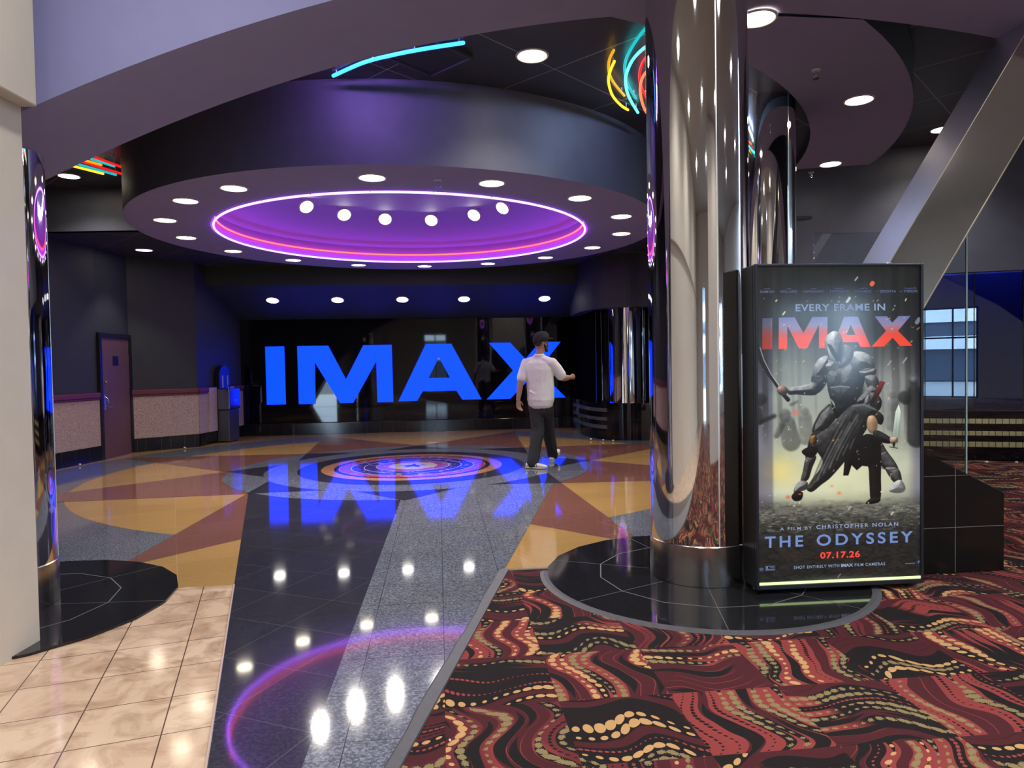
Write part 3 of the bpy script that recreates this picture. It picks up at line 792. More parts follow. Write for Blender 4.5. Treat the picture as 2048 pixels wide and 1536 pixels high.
for i, (x, y) in enumerate(SP):
    rr = math.hypot(x - DC.x, y - DC.y); zz = ZD + 0.26 + 0.32 * math.sqrt(max(0, 1 - (rr / RI) ** 2)) - 0.10
    d = Vector((DC.x - x, DC.y - 1.6 - y, 0)).normalized() * 0.80 + Vector((0, 0, -0.75))
    downlight((x, y, zz), 0.095, L_DOME, NEUT, 'tilted white spotlight inside the purple dome, %s of the arc of six' % dn_[i], 'spotlights in the purple dome', dirn=d, watt=170, cone=90, can=True)
for i, (x, y, z) in enumerate([(-5.013, 14.763, 2.928), (-3.684, 14.921, 2.92), (-2.329, 15.105, 2.904), (-1.012, 15.219, 2.914), (0.743, 15.361, 2.93)]):
    p = uv((-3.44, -2.10, -0.737, 0.585, 2.345)[i], 15.2, 3.17 - 0.6 * (15.2 - 14.6) / 1.52 * 1.0)
    nd = Vector(VX) * (-0.37) + Vector((0, 0, -0.93))
    downlight(p + nd * 0.004, 0.12, L_SLOPE, NEUT, 'round light in sloped soffit above the blue letters, ' + ['leftmost', 'second from left', 'middle', 'second from right', 'rightmost'][i], 'lights above the sign wall', dirn=nd, watt=5, cone=100)
downlight((0.225, 6.20, 4.2), 0.125, L_CEIL, WARM, 'round light in black tiled ceiling in front of the drum', 'lights in the black ceilings', watt=120, cone=130)
downlight((-6.065, 9.725, 4.2), 0.125, L_CEIL, WARM, 'round light in black ceiling by the neon stripes, far left', 'lights in the black ceilings', watt=120, cone=130)
downlight((5.727, 9.30, 4.5), 0.125, L_CEIL, WARM, 'round light in dark ceiling beside the slanting steel beam', 'lights in the black ceilings', watt=120, cone=130)
downlight((-6.30, 12.1, 3.575), 0.125, L_CEIL, WARM, 'round light in low dark ceiling above the brown door', 'lights in the low ceiling', watt=75, cone=90, blend=0.5)
for i, (x, y) in enumerate([(1.915, 5.395), (3.539, 7.108), (4.297, 9.399)]):
    downlight((x, y, 4.1), 0.125, L_CEIL, WARM, 'round light in curved mauve soffit, ' + ['cut off by the front column', 'middle one with the slanting beam to its right', 'lowest one above the rear column'][i], 'lights in the curved soffit', watt=40, cone=120)
LOB = [(-1.6, 2.6), (0.6, 2.4), (2.8, 2.6), (5.2, 3.0), (-1.6, 0.0), (1.0, -0.4), (3.6, 0.0), (6.5, 0.2), (-1.0, -3.4), (2.0, -3.4), (5.0, -3.4), (8.5, 3.0), (8.5, -1.0)]
for x, y in LOB:
    downlight((x, y, 5.0), 0.15, L_LOBBY, (0.97, 0.95, 0.93), 'round ceiling downlight in the lobby behind the viewer', 'lobby downlights', watt=225, cone=140)

# ---- neon
def neon_mat(name, c, s=1.0): return glow(name, c, s)
def neon(name, path, r, mat, label, group, closed=False, brackets=(), cat='neon tube'):
    t = thing('neon_tube', label, cat, path[0], group=group)
    o_ = MB().tube(path, r, 10, closed=closed).build('tube', mat, t, smooth=True); local(o_, t)
    if brackets:
        for p, up in brackets: local(MB().tube([p, Vector(p) + Vector(up)], 0.006, 6).build('bracket', M['pipe'], t), t)
    return t
NV = neon_mat('violet_neon', (0.33, 0.085, 1.0), 14.0)
NR = neon_mat('red_neon', (1.0, 0.05, 0.03), 7.0)
def ringpath(r, z, n=160): return [(DC.x + r * math.cos(2 * PI * i / n), DC.y + r * math.sin(2 * PI * i / n), z) for i in range(n)]
bk = [((DC.x + 2.585 * math.cos(a), DC.y + 2.585 * math.sin(a), ZD - 0.005), (0.035 * math.cos(a), 0.035 * math.sin(a), 0.01)) for a in np.linspace(0, 2 * PI, 25)[:-1]]
neon('a', ringpath(2.585, ZD - 0.005), 0.013, NV, 'violet-white neon ring along the rim of the purple dome', 'dome neon rings', True, bk)
neon('b', ringpath(2.57, ZD + 0.12), 0.011, NR, 'red neon ring inside the dome just above the violet ring', 'dome neon rings', True, [((p[0][0], p[0][1], ZD + 0.12), p[1]) for p in bk])
NB = neon_mat('blue_neon', (0.03, 0.32, 1.0), 3.4); NY = neon_mat('yellow_neon', (1.0, 0.62, 0.02), 1.6); NC = neon_mat('cyan_neon', (0.05, 0.85, 0.80), 5.0); NRd = neon_mat('red_orange_neon', (1.0, 0.10, 0.04), 3.0)
NYd = neon_mat('amber_neon', (1.0, 0.50, 0.01), 0.9); NCd = neon_mat('teal_neon', (0.01, 0.55, 0.62), 1.0); NRr = neon_mat('plain_red_neon', (1.0, 0.012, 0.012), 1.1)
ap = catmull([(-1.56, 6.36, 4.12), (-1.237, 6.10, 4.12), (-0.96, 5.96, 4.12), (-0.662, 5.85, 4.12), (-0.35, 5.76, 4.12)], 6)
t = neon('c', ap, 0.016, NB, 'curved blue neon tube under the ceiling, beside the arched beam', 'ceiling neon', brackets=[(tuple(ap[k]), (0, 0, 0.08)) for k in (1, 8, 16, 23)])
b = MB(); b.tube([p + Vector((0, 0, 0.05)) for p in ap], 0.012, 8); local(b.build('backing_tube', M['wire'], t, smooth=True), t)
neon('v', [(-1.7, 6.02, 4.13), (-1.3, 5.75, 4.13), (-0.9, 5.58, 4.13)], 0.016, neon_mat('hidden_violet_fill', (0.45, 0.22, 1.0), 90.0), 'unseen violet neon tube added above the arched beam to light the drum', 'ceiling neon', brackets=[((-1.6, 5.95, 4.13), (0, 0, 0.08)), ((-1.0, 5.62, 4.13), (0, 0, 0.08))])  # out of sight, added for the violet glow on the drum wall
neon('w', [(1.52, 6.25, 4.13), (1.60, 6.55, 4.13), (1.74, 6.85, 4.13)], 0.016, neon_mat('hidden_blue_fill', (0.45, 0.60, 1.0), 130.0), 'unseen pale blue neon tube added behind the front column to light the drum', 'ceiling neon', brackets=[((1.54, 6.3, 4.13), (0, 0, 0.08)), ((1.70, 6.78, 4.13), (0, 0, 0.08))])  # unseen extra tube, added to brighten the right side of the drum
neon('x', [(6.2, 11.3, 3.2), (7.4, 10.95, 3.2), (8.6, 10.6, 3.2)], 0.016, neon_mat('hidden_shop_fill', (0.30, 0.25, 1.0), 30.0), 'unseen violet-blue tube added inside the storefront to light its interior', 'added storefront light', brackets=[((6.4, 11.24, 3.2), (0, 0, 0.09)), ((8.4, 10.66, 3.2), (0, 0, 0.09))])  # added fill, kept above the glass so only its light shows
def cv(P, z): return catmull([(x, y, z) for x, y in P], 6)
NZ = 4.15
SW = [(NY, [(0.941, 6.182), (0.933, 6.401), (0.952, 6.63), (1.039, 6.965), (1.16, 7.223), (1.256, 7.36)], 4.15, 'bright yellow curved neon tube under black ceiling, lower of the yellow pair'),
      (NYd, [(0.909, 6.0), (0.898, 6.15), (0.909, 6.317), (0.948, 6.51), (1.022, 6.714), (1.16, 7.005)], 4.165, 'amber curved neon tube under black ceiling, upper of the yellow pair'),
      (NC, [(1.26, 5.74), (1.153, 5.934), (1.101, 6.127), (1.088, 6.334), (1.1, 6.558), (1.161, 6.85), (1.246, 7.116), (1.375, 7.444)], 4.15, 'bright cyan curved neon tube beside the front column, brighter of the cyan pair'),
      (NCd, [(1.165, 5.42), (1.096, 5.66), (1.07, 5.814), (1.047, 6.025), (1.045, 6.225), (1.074, 6.44), (1.158, 6.752), (1.288, 7.082)], 4.165, 'dim teal curved neon tube beside the front column, darker of the cyan pair'),
      (NRd, [(1.30, 6.26), (1.259, 6.458), (1.259, 6.642), (1.298, 6.89), (1.357, 7.121), (1.428, 7.349), (1.511, 7.551)], 4.15, 'bright red-orange curved neon tube at the edge of the front column'),
      (NRr, [(1.25, 5.95), (1.204, 6.20), (1.208, 6.40), (1.237, 6.597), (1.305, 6.84), (1.396, 7.067)], 4.165, 'red curved neon tube left of the red-orange one by the front column')]
for m_, P, z, lb in SW:
    c_ = cv(P, z - 0.02); neon('s', c_, 0.013, m_, lb, 'ceiling neon', brackets=[(tuple(c_[2]), (0, 0, 4.2 - z + 0.01)), (tuple(c_[-3]), (0, 0, 4.2 - z + 0.01))])
STR = [((-5.462, 8.856), (-5.301, 9.213), NY, 'yellow straight neon tube, lowest of the stripes at upper left'), ((-5.358, 8.772), (-5.168, 9.27), NCd, 'blue straight neon tube just above the long yellow stripe'),
       ((-5.244, 8.676), (-5.068, 9.243), NRr, 'long red straight neon tube in the middle of the stripes'), ((-5.173, 8.623), (-5.096, 8.818), NYd, 'short amber straight neon tube touching the long red stripe'),
       ((-5.068, 8.572), (-4.972, 8.885), NCd, 'short blue straight neon tube between amber and upper red stripes'), ((-4.991, 8.478), (-4.901, 8.92), NRr, 'uppermost red straight neon tube against the drum')]
for p, q, m_, lb in STR:
    neon('t', [(*p, 4.08), ((p[0] + q[0]) / 2, (p[1] + q[1]) / 2, 4.08), (*q, 4.08)], 0.016, m_, lb, 'neon stripes at upper left', brackets=[((*p, 4.08), (0, 0, 0.12)), ((*q, 4.08), (0, 0, 0.12))])

# ---- sprinklers and hatch
def sprinkler(loc, label):
    t = thing('sprinkler', label, 'sprinkler', loc, group='ceiling sprinklers')
    b = MB(); b.lathe([(0.001, 0), (0.04, 0), (0.038, -0.008), (0.012, -0.012), (0.001, -0.012)], 20); b.build('escutcheon', M['white_trim'], t, smooth=True)
    b = MB(); b.tube([(0, 0, -0.01), (0, 0, -0.045)], 0.008, 10); b.tube([(-0.016, 0, -0.03), (-0.018, 0, -0.055), (0, 0, -0.075)], 0.004, 8); b.tube([(0.016, 0, -0.03), (0.018, 0, -0.055), (0, 0, -0.075)], 0.004, 8); b.build('frame', M['steel'], t, smooth=True)
    b = MB(); b.lathe([(0.001, -0.074), (0.03, -0.074), (0.03, -0.078), (0.001, -0.078)], 16); b.build('deflector', M['steel'], t)
sprinkler((-0.723, 7.216, ZD), 'small pendent sprinkler in the front of the drum soffit')
sprinkler((2.781, 6.361, 4.1), 'small pendent sprinkler in the curved mauve soffit, nearer one')
sprinkler((4.21, 9.80, 4.1), 'small pendent sprinkler at the far end of the mauve soffit')
H4 = [(-1.029, 6.121), (-0.70, 6.53), (-0.295, 6.149), (-0.62, 5.75)]
ht = thing('access_hatch', 'square black access hatch in the black tiled ceiling', 'hatch', (-0.66, 6.14, 4.2))
b = MB(); hc = Vector((-0.66, 6.14))
inn = [tuple(hc + (Vector(p) - hc) * 0.93) for p in H4]
b.prism(inn, 4.17, 4.2); local(b.build('panel', paint('hatch_paint', (0.028, 0.028, 0.034), 0.4, bump=0), ht), ht)
b = MB()
for i in range(4):
    b.add([(*H4[i], 4.155), (*H4[(i + 1) % 4], 4.155), (*inn[(i + 1) % 4], 4.155), (*inn[i], 4.155), (*H4[i], 4.2), (*H4[(i + 1) % 4], 4.2), (*inn[(i + 1) % 4], 4.2), (*inn[i], 4.2)], [(0, 1, 2, 3), (0, 4, 5, 1), (2, 6, 7, 3)])
local(b.build('frame', M['wire'], ht), ht)

# ---- drinking fountain and stone pilasters on the left bay
fw = (Vector(LW[5]) - Vector(LW[4])).normalized(); fang = math.atan2(fw.y, fw.x)
fo = Vector(LW[4]) + fw * 0.62
fx = thing('drinking_fountain', 'dark steel drinking fountain with arched back panel on the left wall', 'drinking fountain', (fo.x, fo.y, 0), fang)
# local x runs along the wall away from the viewer, local -y into the room
b = MB(); b.box(0.05, 0.50, -0.30, -0.046, 0.02, 0.66); b.build('cabinet', plain('dark_steel', (0.14, 0.15, 0.17), 0.35, 0.7), fx, bevel=0.01)
b = MB(); b.box(0.03, 0.52, -0.33, -0.062, 0.67, 1.10); b.build('basin', plain('blue_grey_steel', (0.22, 0.25, 0.32), 0.2, 0.9), fx, bevel=0.02)
b = MB(); b.tube([(0.20, -0.22, 1.09), (0.20, -0.22, 1.13), (0.24, -0.2, 1.16)], 0.012, 10); b.build('spout', M['steel'], fx, smooth=True)
b = MB(); b.lathe([(0.001, 0), (0.02, 0), (0.02, 0.015), (0.001, 0.015)], 14, (0.3, -0.33, 0.85)); b.build('push_button', M['steel'], fx)
b = MB()
ar = [(0.05, 1.1), (0.52, 1.1), (0.52, 1.38)] + [(0.285 + 0.235 * math.cos(t), 1.38 + 0.2 * math.sin(t)) for t in np.linspace(0.1, PI - 0.1, 14)] + [(0.05, 1.38)]
b.prism(ar, -0.12, -0.02, fr=lambda x, y, z: (x, z, y)); b.build('arched_back', plain('black_laminate', (0.015, 0.018, 0.024), 0.25), fx, bevel=0.006)
b = MB(); b.box(0.15, 0.20, -0.127, -0.119, 1.12, 1.37); b.box(0.37, 0.42, -0.127, -0.119, 1.12, 1.37); b.build('trim_strip', M['pilaster'], fx)
for nm, x0, x1 in (('a', -0.28, 0.02), ('b', 0.56, 0.80)):
    b = MB(); b.box(x0, x1, -0.075, -0.0, 0.25, 1.13)
    o = b.build('pilaster', M['pilaster'], None, bevel=0.006); o.location = (fo.x, fo.y, 0); o.rotation_euler = (0, 0, fang)
    tag(o, 'pale pink stone slab on the wall, ' + ('nearer side of the drinking fountain' if nm == 'a' else 'far side of the drinking fountain'), 'stone slab', 'stone slabs beside the fountain')

# ---- popcorn dropped on the floor
def popcorn(x, y, z, label, s=0.018, seed=1):
    random.seed(seed); bm = bmesh.new()
    for k in range(4):
        r = bmesh.ops.create_icosphere(bm, subdivisions=2, radius=s * random.uniform(0.5, 0.8))
        bmesh.ops.translate(bm, verts=r['verts'], vec=(random.uniform(-s, s) * 0.6, random.uniform(-s, s) * 0.6, s * 0.62 + random.uniform(0, s) * 0.5))
    mz = min(v.co.z for v in bm.verts)
    for v in bm.verts: v.co.z -= mz
    me = bpy.data.meshes.new('popcorn_piece'); bm.to_mesh(me); bm.free(); me.materials.append(M['popcorn'])
    me.polygons.foreach_set('use_smooth', [True] * len(me.polygons))
    o = bpy.data.objects.new('popcorn_piece', me); COL.objects.link(o); o.location = (x, y, z); tag(o, label, 'popcorn', 'dropped popcorn')
M['popcorn'] = plain('popcorn', (0.85, 0.78, 0.55), 0.7)
for i, (x, y, z, lb) in enumerate([(-6.20, 13.18, 0.012, 'popcorn piece on floor below the aggregate wainscot'), (-6.87, 11.05, 0.012, 'popcorn piece on floor beside the brown door'),
        (1.50, 13.45, 0.012, 'popcorn piece at foot of curved plinth, left of three'), (1.72, 13.30, 0.012, 'popcorn piece at foot of curved plinth, middle of three'), (1.90, 13.22, 0.012, 'popcorn piece at foot of curved plinth, right of three'),
        (6.60, 9.72, 0.016, 'popcorn piece on carpet by gold-banded plinth, left of the group'), (6.95, 9.62, 0.016, 'popcorn piece on carpet by gold-banded plinth, middle of the group'), (7.12, 9.58, 0.016, 'popcorn piece on carpet by gold-banded plinth, right of the group'),
        (-0.27, 2.72, 0.016, 'popcorn piece on black leaf of carpet, front edge')]):
    popcorn(x, y, z, lb, 0.020 if i < 8 else 0.006, i + 3)
# ---- lit poster box
PX0, PY0, PW, PH_, PZ = 1.520, 4.373, 1.112, 2.05, 0.05
pyaw = R(4.9)
pb = thing('poster_lightbox', 'tall black lightbox with lit film poster of two armoured fighters, beside the column', 'poster', (PX0, PY0, 0.02), pyaw)
b = MB(); b.box(0, PW, 0.012, 0.20, 0.03, 0.03 + PH_); b.build('case', M['black_satin'], pb, bevel=0.012)
b = MB(); F_ = 0.018
b.box(0, F_, -0.012, 0.02, 0.03, 0.03 + PH_); b.box(PW - F_, PW, -0.012, 0.02, 0.03, 0.03 + PH_)
b.box(F_, PW - F_, -0.012, 0.02, 0.03 + PH_ - F_, 0.03 + PH_); b.box(F_, PW - F_, -0.012, 0.02, 0.03, 0.03 + F_ * 1.6)
b.build('front_frame', plain('blue_black_frame', (0.03, 0.035, 0.05), 0.3, 0.4), pb, bevel=0.005)
for fx_ in (0.06, PW - 0.06):
    b = MB(); b.lathe([(0.001, 0), (0.022, 0), (0.022, 0.012), (0.010, 0.02), (0.010, 0.032), (0.001, 0.032)], 16, (fx_, 0.1, 0)); b.build('foot', M['black_satin'], pb, smooth=True)
b = MB(); b.box(PW * 0.84, PW * 0.86, 0.08, 0.11, 0.03 + PH_, 0.05 + PH_); b.build('latch', M['steel'], pb)
b = MB(); b.box(F_, PW - F_, -0.004, 0.0, 0.030 + F_ * 1.6, 0.030 + F_ * 1.6 + 0.016); b.build('light_gap', glow('lightbox_leak', (0.66, 0.90, 0.38), 1.6), pb)

# printed picture: painted on a fine grid in poster pixels (330 x 645)
GW, GH = 396, 774
PPW, PPH = 330.0, 645.0
gx, gy = np.meshgrid((np.arange(GW) + 0.0) / (GW - 1) * PPW, (np.arange(GH) + 0.0) / (GH - 1) * PPH)
rng = np.random.default_rng(7)
def vnoise(cell_x, cell_y, octs=3, seed=0):
    g = np.random.default_rng(seed); out = np.zeros_like(gx); amp = 1.0; tot = 0
    for o_ in range(octs):
        cx_, cy_ = cell_x / 2 ** o_, cell_y / 2 ** o_
        nx, ny = int(PPW / cx_) + 3, int(PPH / cy_) + 3
        t_ = g.random((ny, nx)); fx_, fy_ = gx / cx_, gy / cy_
        ix, iy = fx_.astype(int), fy_.astype(int); ax, ay = fx_ - ix, fy_ - iy
        ax = ax * ax * (3 - 2 * ax); ay = ay * ay * (3 - 2 * ay)
        out += amp * ((t_[iy, ix] * (1 - ax) + t_[iy, ix + 1] * ax) * (1 - ay) + (t_[iy + 1, ix] * (1 - ax) + t_[iy + 1, ix + 1] * ax) * ay)
        tot += amp; amp *= 0.5
    return out / tot
IMG = np.zeros((GH, GW, 3))
def sm(a, b_, x): t_ = np.clip((x - a) / (b_ - a), 0, 1); return t_ * t_ * (3 - 2 * t_)
def blend(mask, col):
    global IMG
    col = np.asarray(col, float)
    if col.ndim == 1: col = col[None, None, :]
    IMG = IMG * (1 - mask[..., None]) + col * mask[..., None]
def sdf_poly(P):
    P = np.asarray(P, float); d = np.full(gx.shape, 1e9); s_ = np.ones(gx.shape)
    for i in range(len(P)):
        a, c_ = P[i], P[i - 1]; e = c_ - a; wx, wy = gx - a[0], gy - a[1]
        t_ = np.clip((wx * e[0] + wy * e[1]) / max(1e-9, e @ e), 0, 1)
        bx, by = wx - e[0] * t_, wy - e[1] * t_; d = np.minimum(d, bx * bx + by * by)
        c1, c2, c3 = gy >= a[1], gy < c_[1], e[0] * wy > e[1] * wx
        s_ = np.where((c1 & c2 & c3) | (~c1 & ~c2 & ~c3), -s_, s_)
    return s_ * np.sqrt(d)
def mpoly(P, soft=0.9): return np.clip(0.5 - sdf_poly(P) / soft, 0, 1)
def zq(x, y):   # from the close-up study frame to poster pixels
    px, py = 1480 + x / 3.84, 640 + y / 3.84
    t_ = (py - 528) / 645; s_ = (px - (1508 + 10 * t_)) / (338 - 10 * t_)
    t_ = (py - 528) / (652 - 15 * s_); s_ = (px - (1508 + 10 * t_)) / (338 - 10 * t_)
    return (s_ * PPW, t_ * PPH)
def Z(*pts): return [zq(*p) for p in pts]
def smooth(P, n=6):
    P = [np.array(p) for p in P]; N = len(P); out = []
    for i in range(N):
        p0, p1, p2, p3 = P[i - 1], P[i], P[(i + 1) % N], P[(i + 2) % N]
        for k in range(n):
            t_ = k / n; out.append(0.5 * ((2 * p1) + (p2 - p0) * t_ + (2 * p0 - 5 * p1 + 4 * p2 - p3) * t_ ** 2 + (3 * p1 - p0 - 3 * p2 + p3) * t_ ** 3))
    return out
def g3(v): return np.array([v * 0.98, v, v * 1.02])
ARMN = vnoise(10, 10, 3, 77)
LXD, LYD = -0.45, -0.89
def capsule(p0, r0, p1, r1, lo, hi, tint=(1, 1, 1), mask_only=False, soft=1.0, alpha=1.0, gl=0.0):
    p0, p1 = np.array(zq(*p0)), np.array(zq(*p1)); r0, r1 = r0 / 3.84, r1 / 3.84
    e = p1 - p0; t_ = np.clip(((gx - p0[0]) * e[0] + (gy - p0[1]) * e[1]) / max(e @ e, 1e-9), 0, 1)
    ox, oy = gx - (p0[0] + e[0] * t_), gy - (p0[1] + e[1] * t_); r_ = r0 + (r1 - r0) * t_
    d = np.sqrt(ox * ox + oy * oy)
    wob_ = 1 + 0.10 * (ARMN - 0.5)
    mk = np.clip(0.5 - (d - r_ * wob_) / soft, 0, 1) * alpha
    k = np.clip((ox * LXD + oy * LYD) / np.maximum(r_, 1e-6), -1, 1); sh = sm(-0.75, 1.05, k + (ARMN - 0.5) * 0.6) ** 1.7; lo = lo * 0.6
    spec = np.exp(-((k - 0.55) / 0.16) ** 2) * gl * 1.3 * np.clip(1 - (d / np.maximum(r_, 1e-6)) ** 4, 0, 1)
    v = lo + (hi - lo) * sh + spec
    blend(mk, v[..., None] * np.array(tint)[None, None, :])
def spoly(P, lo, hi, ang=-120, tint=(1, 1, 1), soft=0.9, tex=0.0, seed=1, sm_=True, alpha=1.0):
    Q = np.array(smooth(P) if sm_ else P); mk = mpoly(Q, soft) * alpha
    d = np.array([math.cos(R(ang)), math.sin(R(ang))]); k = gx * d[0] + gy * d[1]
    kq = Q @ d; v = lo + (hi - lo) * sm(kq.min(), kq.max(), k)
    if tex: v = v * (1 + tex * (vnoise(9, 22, 3, seed) - 0.5) * 2)
    blend(mk, v[..., None] * np.array(tint)[None, None, :])
def blob(c_, rx, ry, col, a, p=2.0):
    cx_, cy_ = zq(*c_); d = ((gx - cx_) / (rx / 3.84)) ** 2 + ((gy - cy_) / (ry / 3.84)) ** 2
    blend(a * np.exp(-d * p), col)
# sRGB working values, converted at the end
yy = gy / PPH; xx = gx / PPW
fog = vnoise(60, 45, 4, 11)
base = np.interp(yy, [0, 0.12, 0.22, 0.30, 0.40, 0.52, 0.64, 0.70, 0.74, 0.80, 1.0], [0.13, 0.15, 0.17, 0.28, 0.50, 0.55, 0.62, 0.66, 0.42, 0.16, 0.13])
IMG[:] = (base * (0.78 + 0.44 * fog))[..., None] * np.array([0.97, 1.0, 0.96])
# tree trunks
g = np.random.default_rng(5)
for x_, w_, a_ in [(20, 12, .75), (48, 9, .55), (74, 6, .35), (88, 8, .5), (150, 7, .4), (176, 6, .4), (205, 14, .65), (236, 9, .55), (252, 5, .4), (276, 16, .75), (300, 12, .7), (322, 9, .6), (120, 5, .3)]:
    xw = x_ + (vnoise(80, 60, 2, int(x_)) - 0.5) * 5
    blend(np.clip(0.5 - (np.abs(gx - xw) - w_ / 2) / 4, 0, 1) * a_ * (1 - sm(0.42, 0.60, yy)), [0.10, 0.10, 0.10])
blob((760, 1180), 620, 330, [0.93, 0.92, 0.70], 0.75, 1.2); blob((620, 880), 520, 420, [0.80, 0.83, 0.76], 0.55, 1.3); blob((420, 420), 260, 260, [0.66, 0.70, 0.67], 0.6, 1.3)
blob((1150, 500), 200, 300, [0.66, 0.66, 0.66], 0.5, 1.3); blob((330, 1150), 130, 130, [1.0, 0.90, 0.50], 0.6, 1.2)
# violet tint and darker bands at both sides
side = (1 - sm(0.095, 0.115, xx)) * 0.50 + sm(0.90, 0.97, xx) * 0.45
IMG *= (1 - side[..., None] * np.array([0.62, 0.66, 0.42]))
# distant fighters in the haze
def ghost(parts, v, a): 
    for p0, r0, p1, r1 in parts: capsule(p0, r0, p1, r1, v * 0.85, v * 1.15, alpha=a * 0.8, soft=5.0)
ghost([((350, 720), 45, (355, 740), 42), ((370, 790), 60, (400, 930), 70), ((330, 800), 25, (290, 880), 22), ((400, 640), 14, (440, 620), 10)], 0.36, 0.7)
ghost([((500, 690), 28, (505, 700), 28), ((505, 750), 50, (515, 900), 55)], 0.45, 0.6)
ghost([((170, 600), 45, (160, 615), 40), ((130, 700), 50, (150, 760), 40), ((170, 770), 20, (270, 730), 16)], 0.14, 0.9)
ghost([((1330, 450), 34, (1335, 470), 30), ((1340, 540), 50, (1360, 900), 75), ((1265, 590), 50, (1275, 600), 46)], 0.15, 0.9)
blob((1330, 445), 40, 34, [0.55, 0.55, 0.58], 0.8, 1.6)
ghost([((1170, 560), 30, (1180, 580), 26), ((1180, 640), 45, (1170, 800), 50)], 0.50, 0.5)
# churned ground
gn = vnoise(7, 3, 4, 21); gmask = sm(0.725, 0.765, yy + (vnoise(20, 8, 2, 3) - 0.5) * 0.02)
gv = np.interp(yy, [0.73, 0.765, 0.80, 0.86, 1.0], [0.30, 0.36, 0.22, 0.13, 0.12]) * (0.45 + 1.1 * gn)
blend(gmask, np.stack([gv, gv, gv * 0.93], -1))
straw = (vnoise(14, 2.2, 2, 31) > 0.70) * sm(0.74, 0.76, yy) * (1 - sm(0.80, 0.85, yy)); blend(straw * 0.5, [0.62, 0.60, 0.54])
# poster lettering in the picture: big four-letter word with blue-to-red fade
def lz(x, y): px, py = 1480 + x / 5.12, 520 + y / 5.12; t_ = (py - 528) / 650; s_ = (px - (1508 + 10 * t_)) / (338 - 10 * t_); return (s_ * PPW, t_ * PPH)
words = [[(235, 590), (335, 588), (335, 905), (235, 905)],
         [(400, 585), (560, 583), (650, 745), (740, 583), (895, 583), (893, 902), (808, 902), (806, 665), (690, 902), (605, 902), (487, 670), (487, 903), (400, 903)],
         [(940, 900), (1065, 583), (1205, 583), (1335, 897), (1235, 897), (1205, 845), (1060, 845), (1030, 900)],
         [(1378, 583), (1505, 583), (1560, 650), (1625, 583), (1750, 583), (1620, 735), (1772, 892), (1640, 892), (1565, 805), (1475, 895), (1345, 895), (1495, 735)]]
lm = np.zeros_like(gx)
for P in words: lm = np.maximum(lm, mpoly([lz(*p) for p in P], 0.8))
lm = lm * (1 - mpoly([lz(*p) for p in [(1132, 665), (1090, 770), (1178, 770)]], 0.8))
y0_, y1_ = lz(235, 585)[1], lz(235, 903)[1]; k = np.clip((gy - y0_) / (y1_ - y0_) + (vnoise(20, 10, 2, 8) - 0.5) * 0.25, 0, 1)
stops = [0, 0.28, 0.45, 0.62, 1.0]
lc = np.stack([np.interp(k, stops, [0.42, 0.55, 0.72, 0.90, 0.97]), np.interp(k, stops, [0.46, 0.50, 0.40, 0.28, 0.27]), np.interp(k, stops, [0.66, 0.64, 0.42, 0.20, 0.14])], -1)
lc = lc * (1 - 0.35 * (1 - sm(0.09, 0.12, xx)))[..., None]
blend(lm, lc)
# armoured fighter, generic
def streak(P, w_, v, a=0.7, tint=(1, 1, 1), soft=2.5):
    """soft highlight or fold along a bent line"""
    Q = [np.array(zq(*p)) for p in P]; d = np.full(gx.shape, 1e9)
    for i in range(len(Q) - 1):
        e = Q[i + 1] - Q[i]; t_ = np.clip(((gx - Q[i][0]) * e[0] + (gy - Q[i][1]) * e[1]) / max(e @ e, 1e-9), 0, 1)
        d = np.minimum(d, np.hypot(gx - Q[i][0] - e[0] * t_, gy - Q[i][1] - e[1] * t_))
    blend(np.clip(0.5 - (d - w_ / 3.84) / soft, 0, 1) * a, np.array(tint) * v)
def form(P, lo, hi, lift=14.0, tint=(1, 1, 1), tex=0.3, seed=1, ld=(-0.45, -0.89), a=1.0, pw=1.4, sm_=True):
    """rounded form: shading follows the distance to its outline, lit from above"""
    Q = smooth(Z(*P), 5) if sm_ else Z(*P); sd = sdf_poly(Q); mk = np.clip(0.5 - sd / 0.9, 0, 1) * a
    hgt = np.sqrt(np.clip(-sd, 0, lift) / lift * (2 - np.clip(-sd, 0, lift) / lift) + 1e-6) * lift
    gyy, gxx = np.gradient(hgt, PPH / (GH - 1), PPW / (GW - 1)); nz = 1 / np.sqrt(1 + gxx ** 2 + gyy ** 2)
    k = (-(gxx * -ld[0] + gyy * -ld[1]) * -1.0) * nz
    k = (gxx * -ld[0] + gyy * -ld[1]) * nz * 0.75 + nz * 0.42
    k = np.clip(k + (vnoise(8, 8, 3, seed + 60) - 0.5) * tex, 0, 1.15)
    v = lo + (hi - lo) * k ** pw
    blend(mk, v[..., None] * np.array(tint)[None, None, :])
# far leg and boot
form([(1000, 930), (1080, 925), (1130, 1000), (1190, 1080), (1215, 1140), (1150, 1160), (1090, 1120), (1020, 1040)], 0.10, 0.62, seed=2)
form([(1120, 1130), (1215, 1135), (1245, 1210), (1235, 1250), (1190, 1245), (1150, 1200)], 0.12, 0.70, seed=3)
form([(1185, 1245), (1240, 1225), (1275, 1290), (1235, 1325), (1150, 1312)], 0.35, 0.95, seed=4)
streak([(1020, 1000), (1080, 1030), (1120, 1010)], 3, 0.75, 0.7); streak([(1085, 1130), (1150, 1150), (1215, 1135)], 3, 0.12, 0.8)
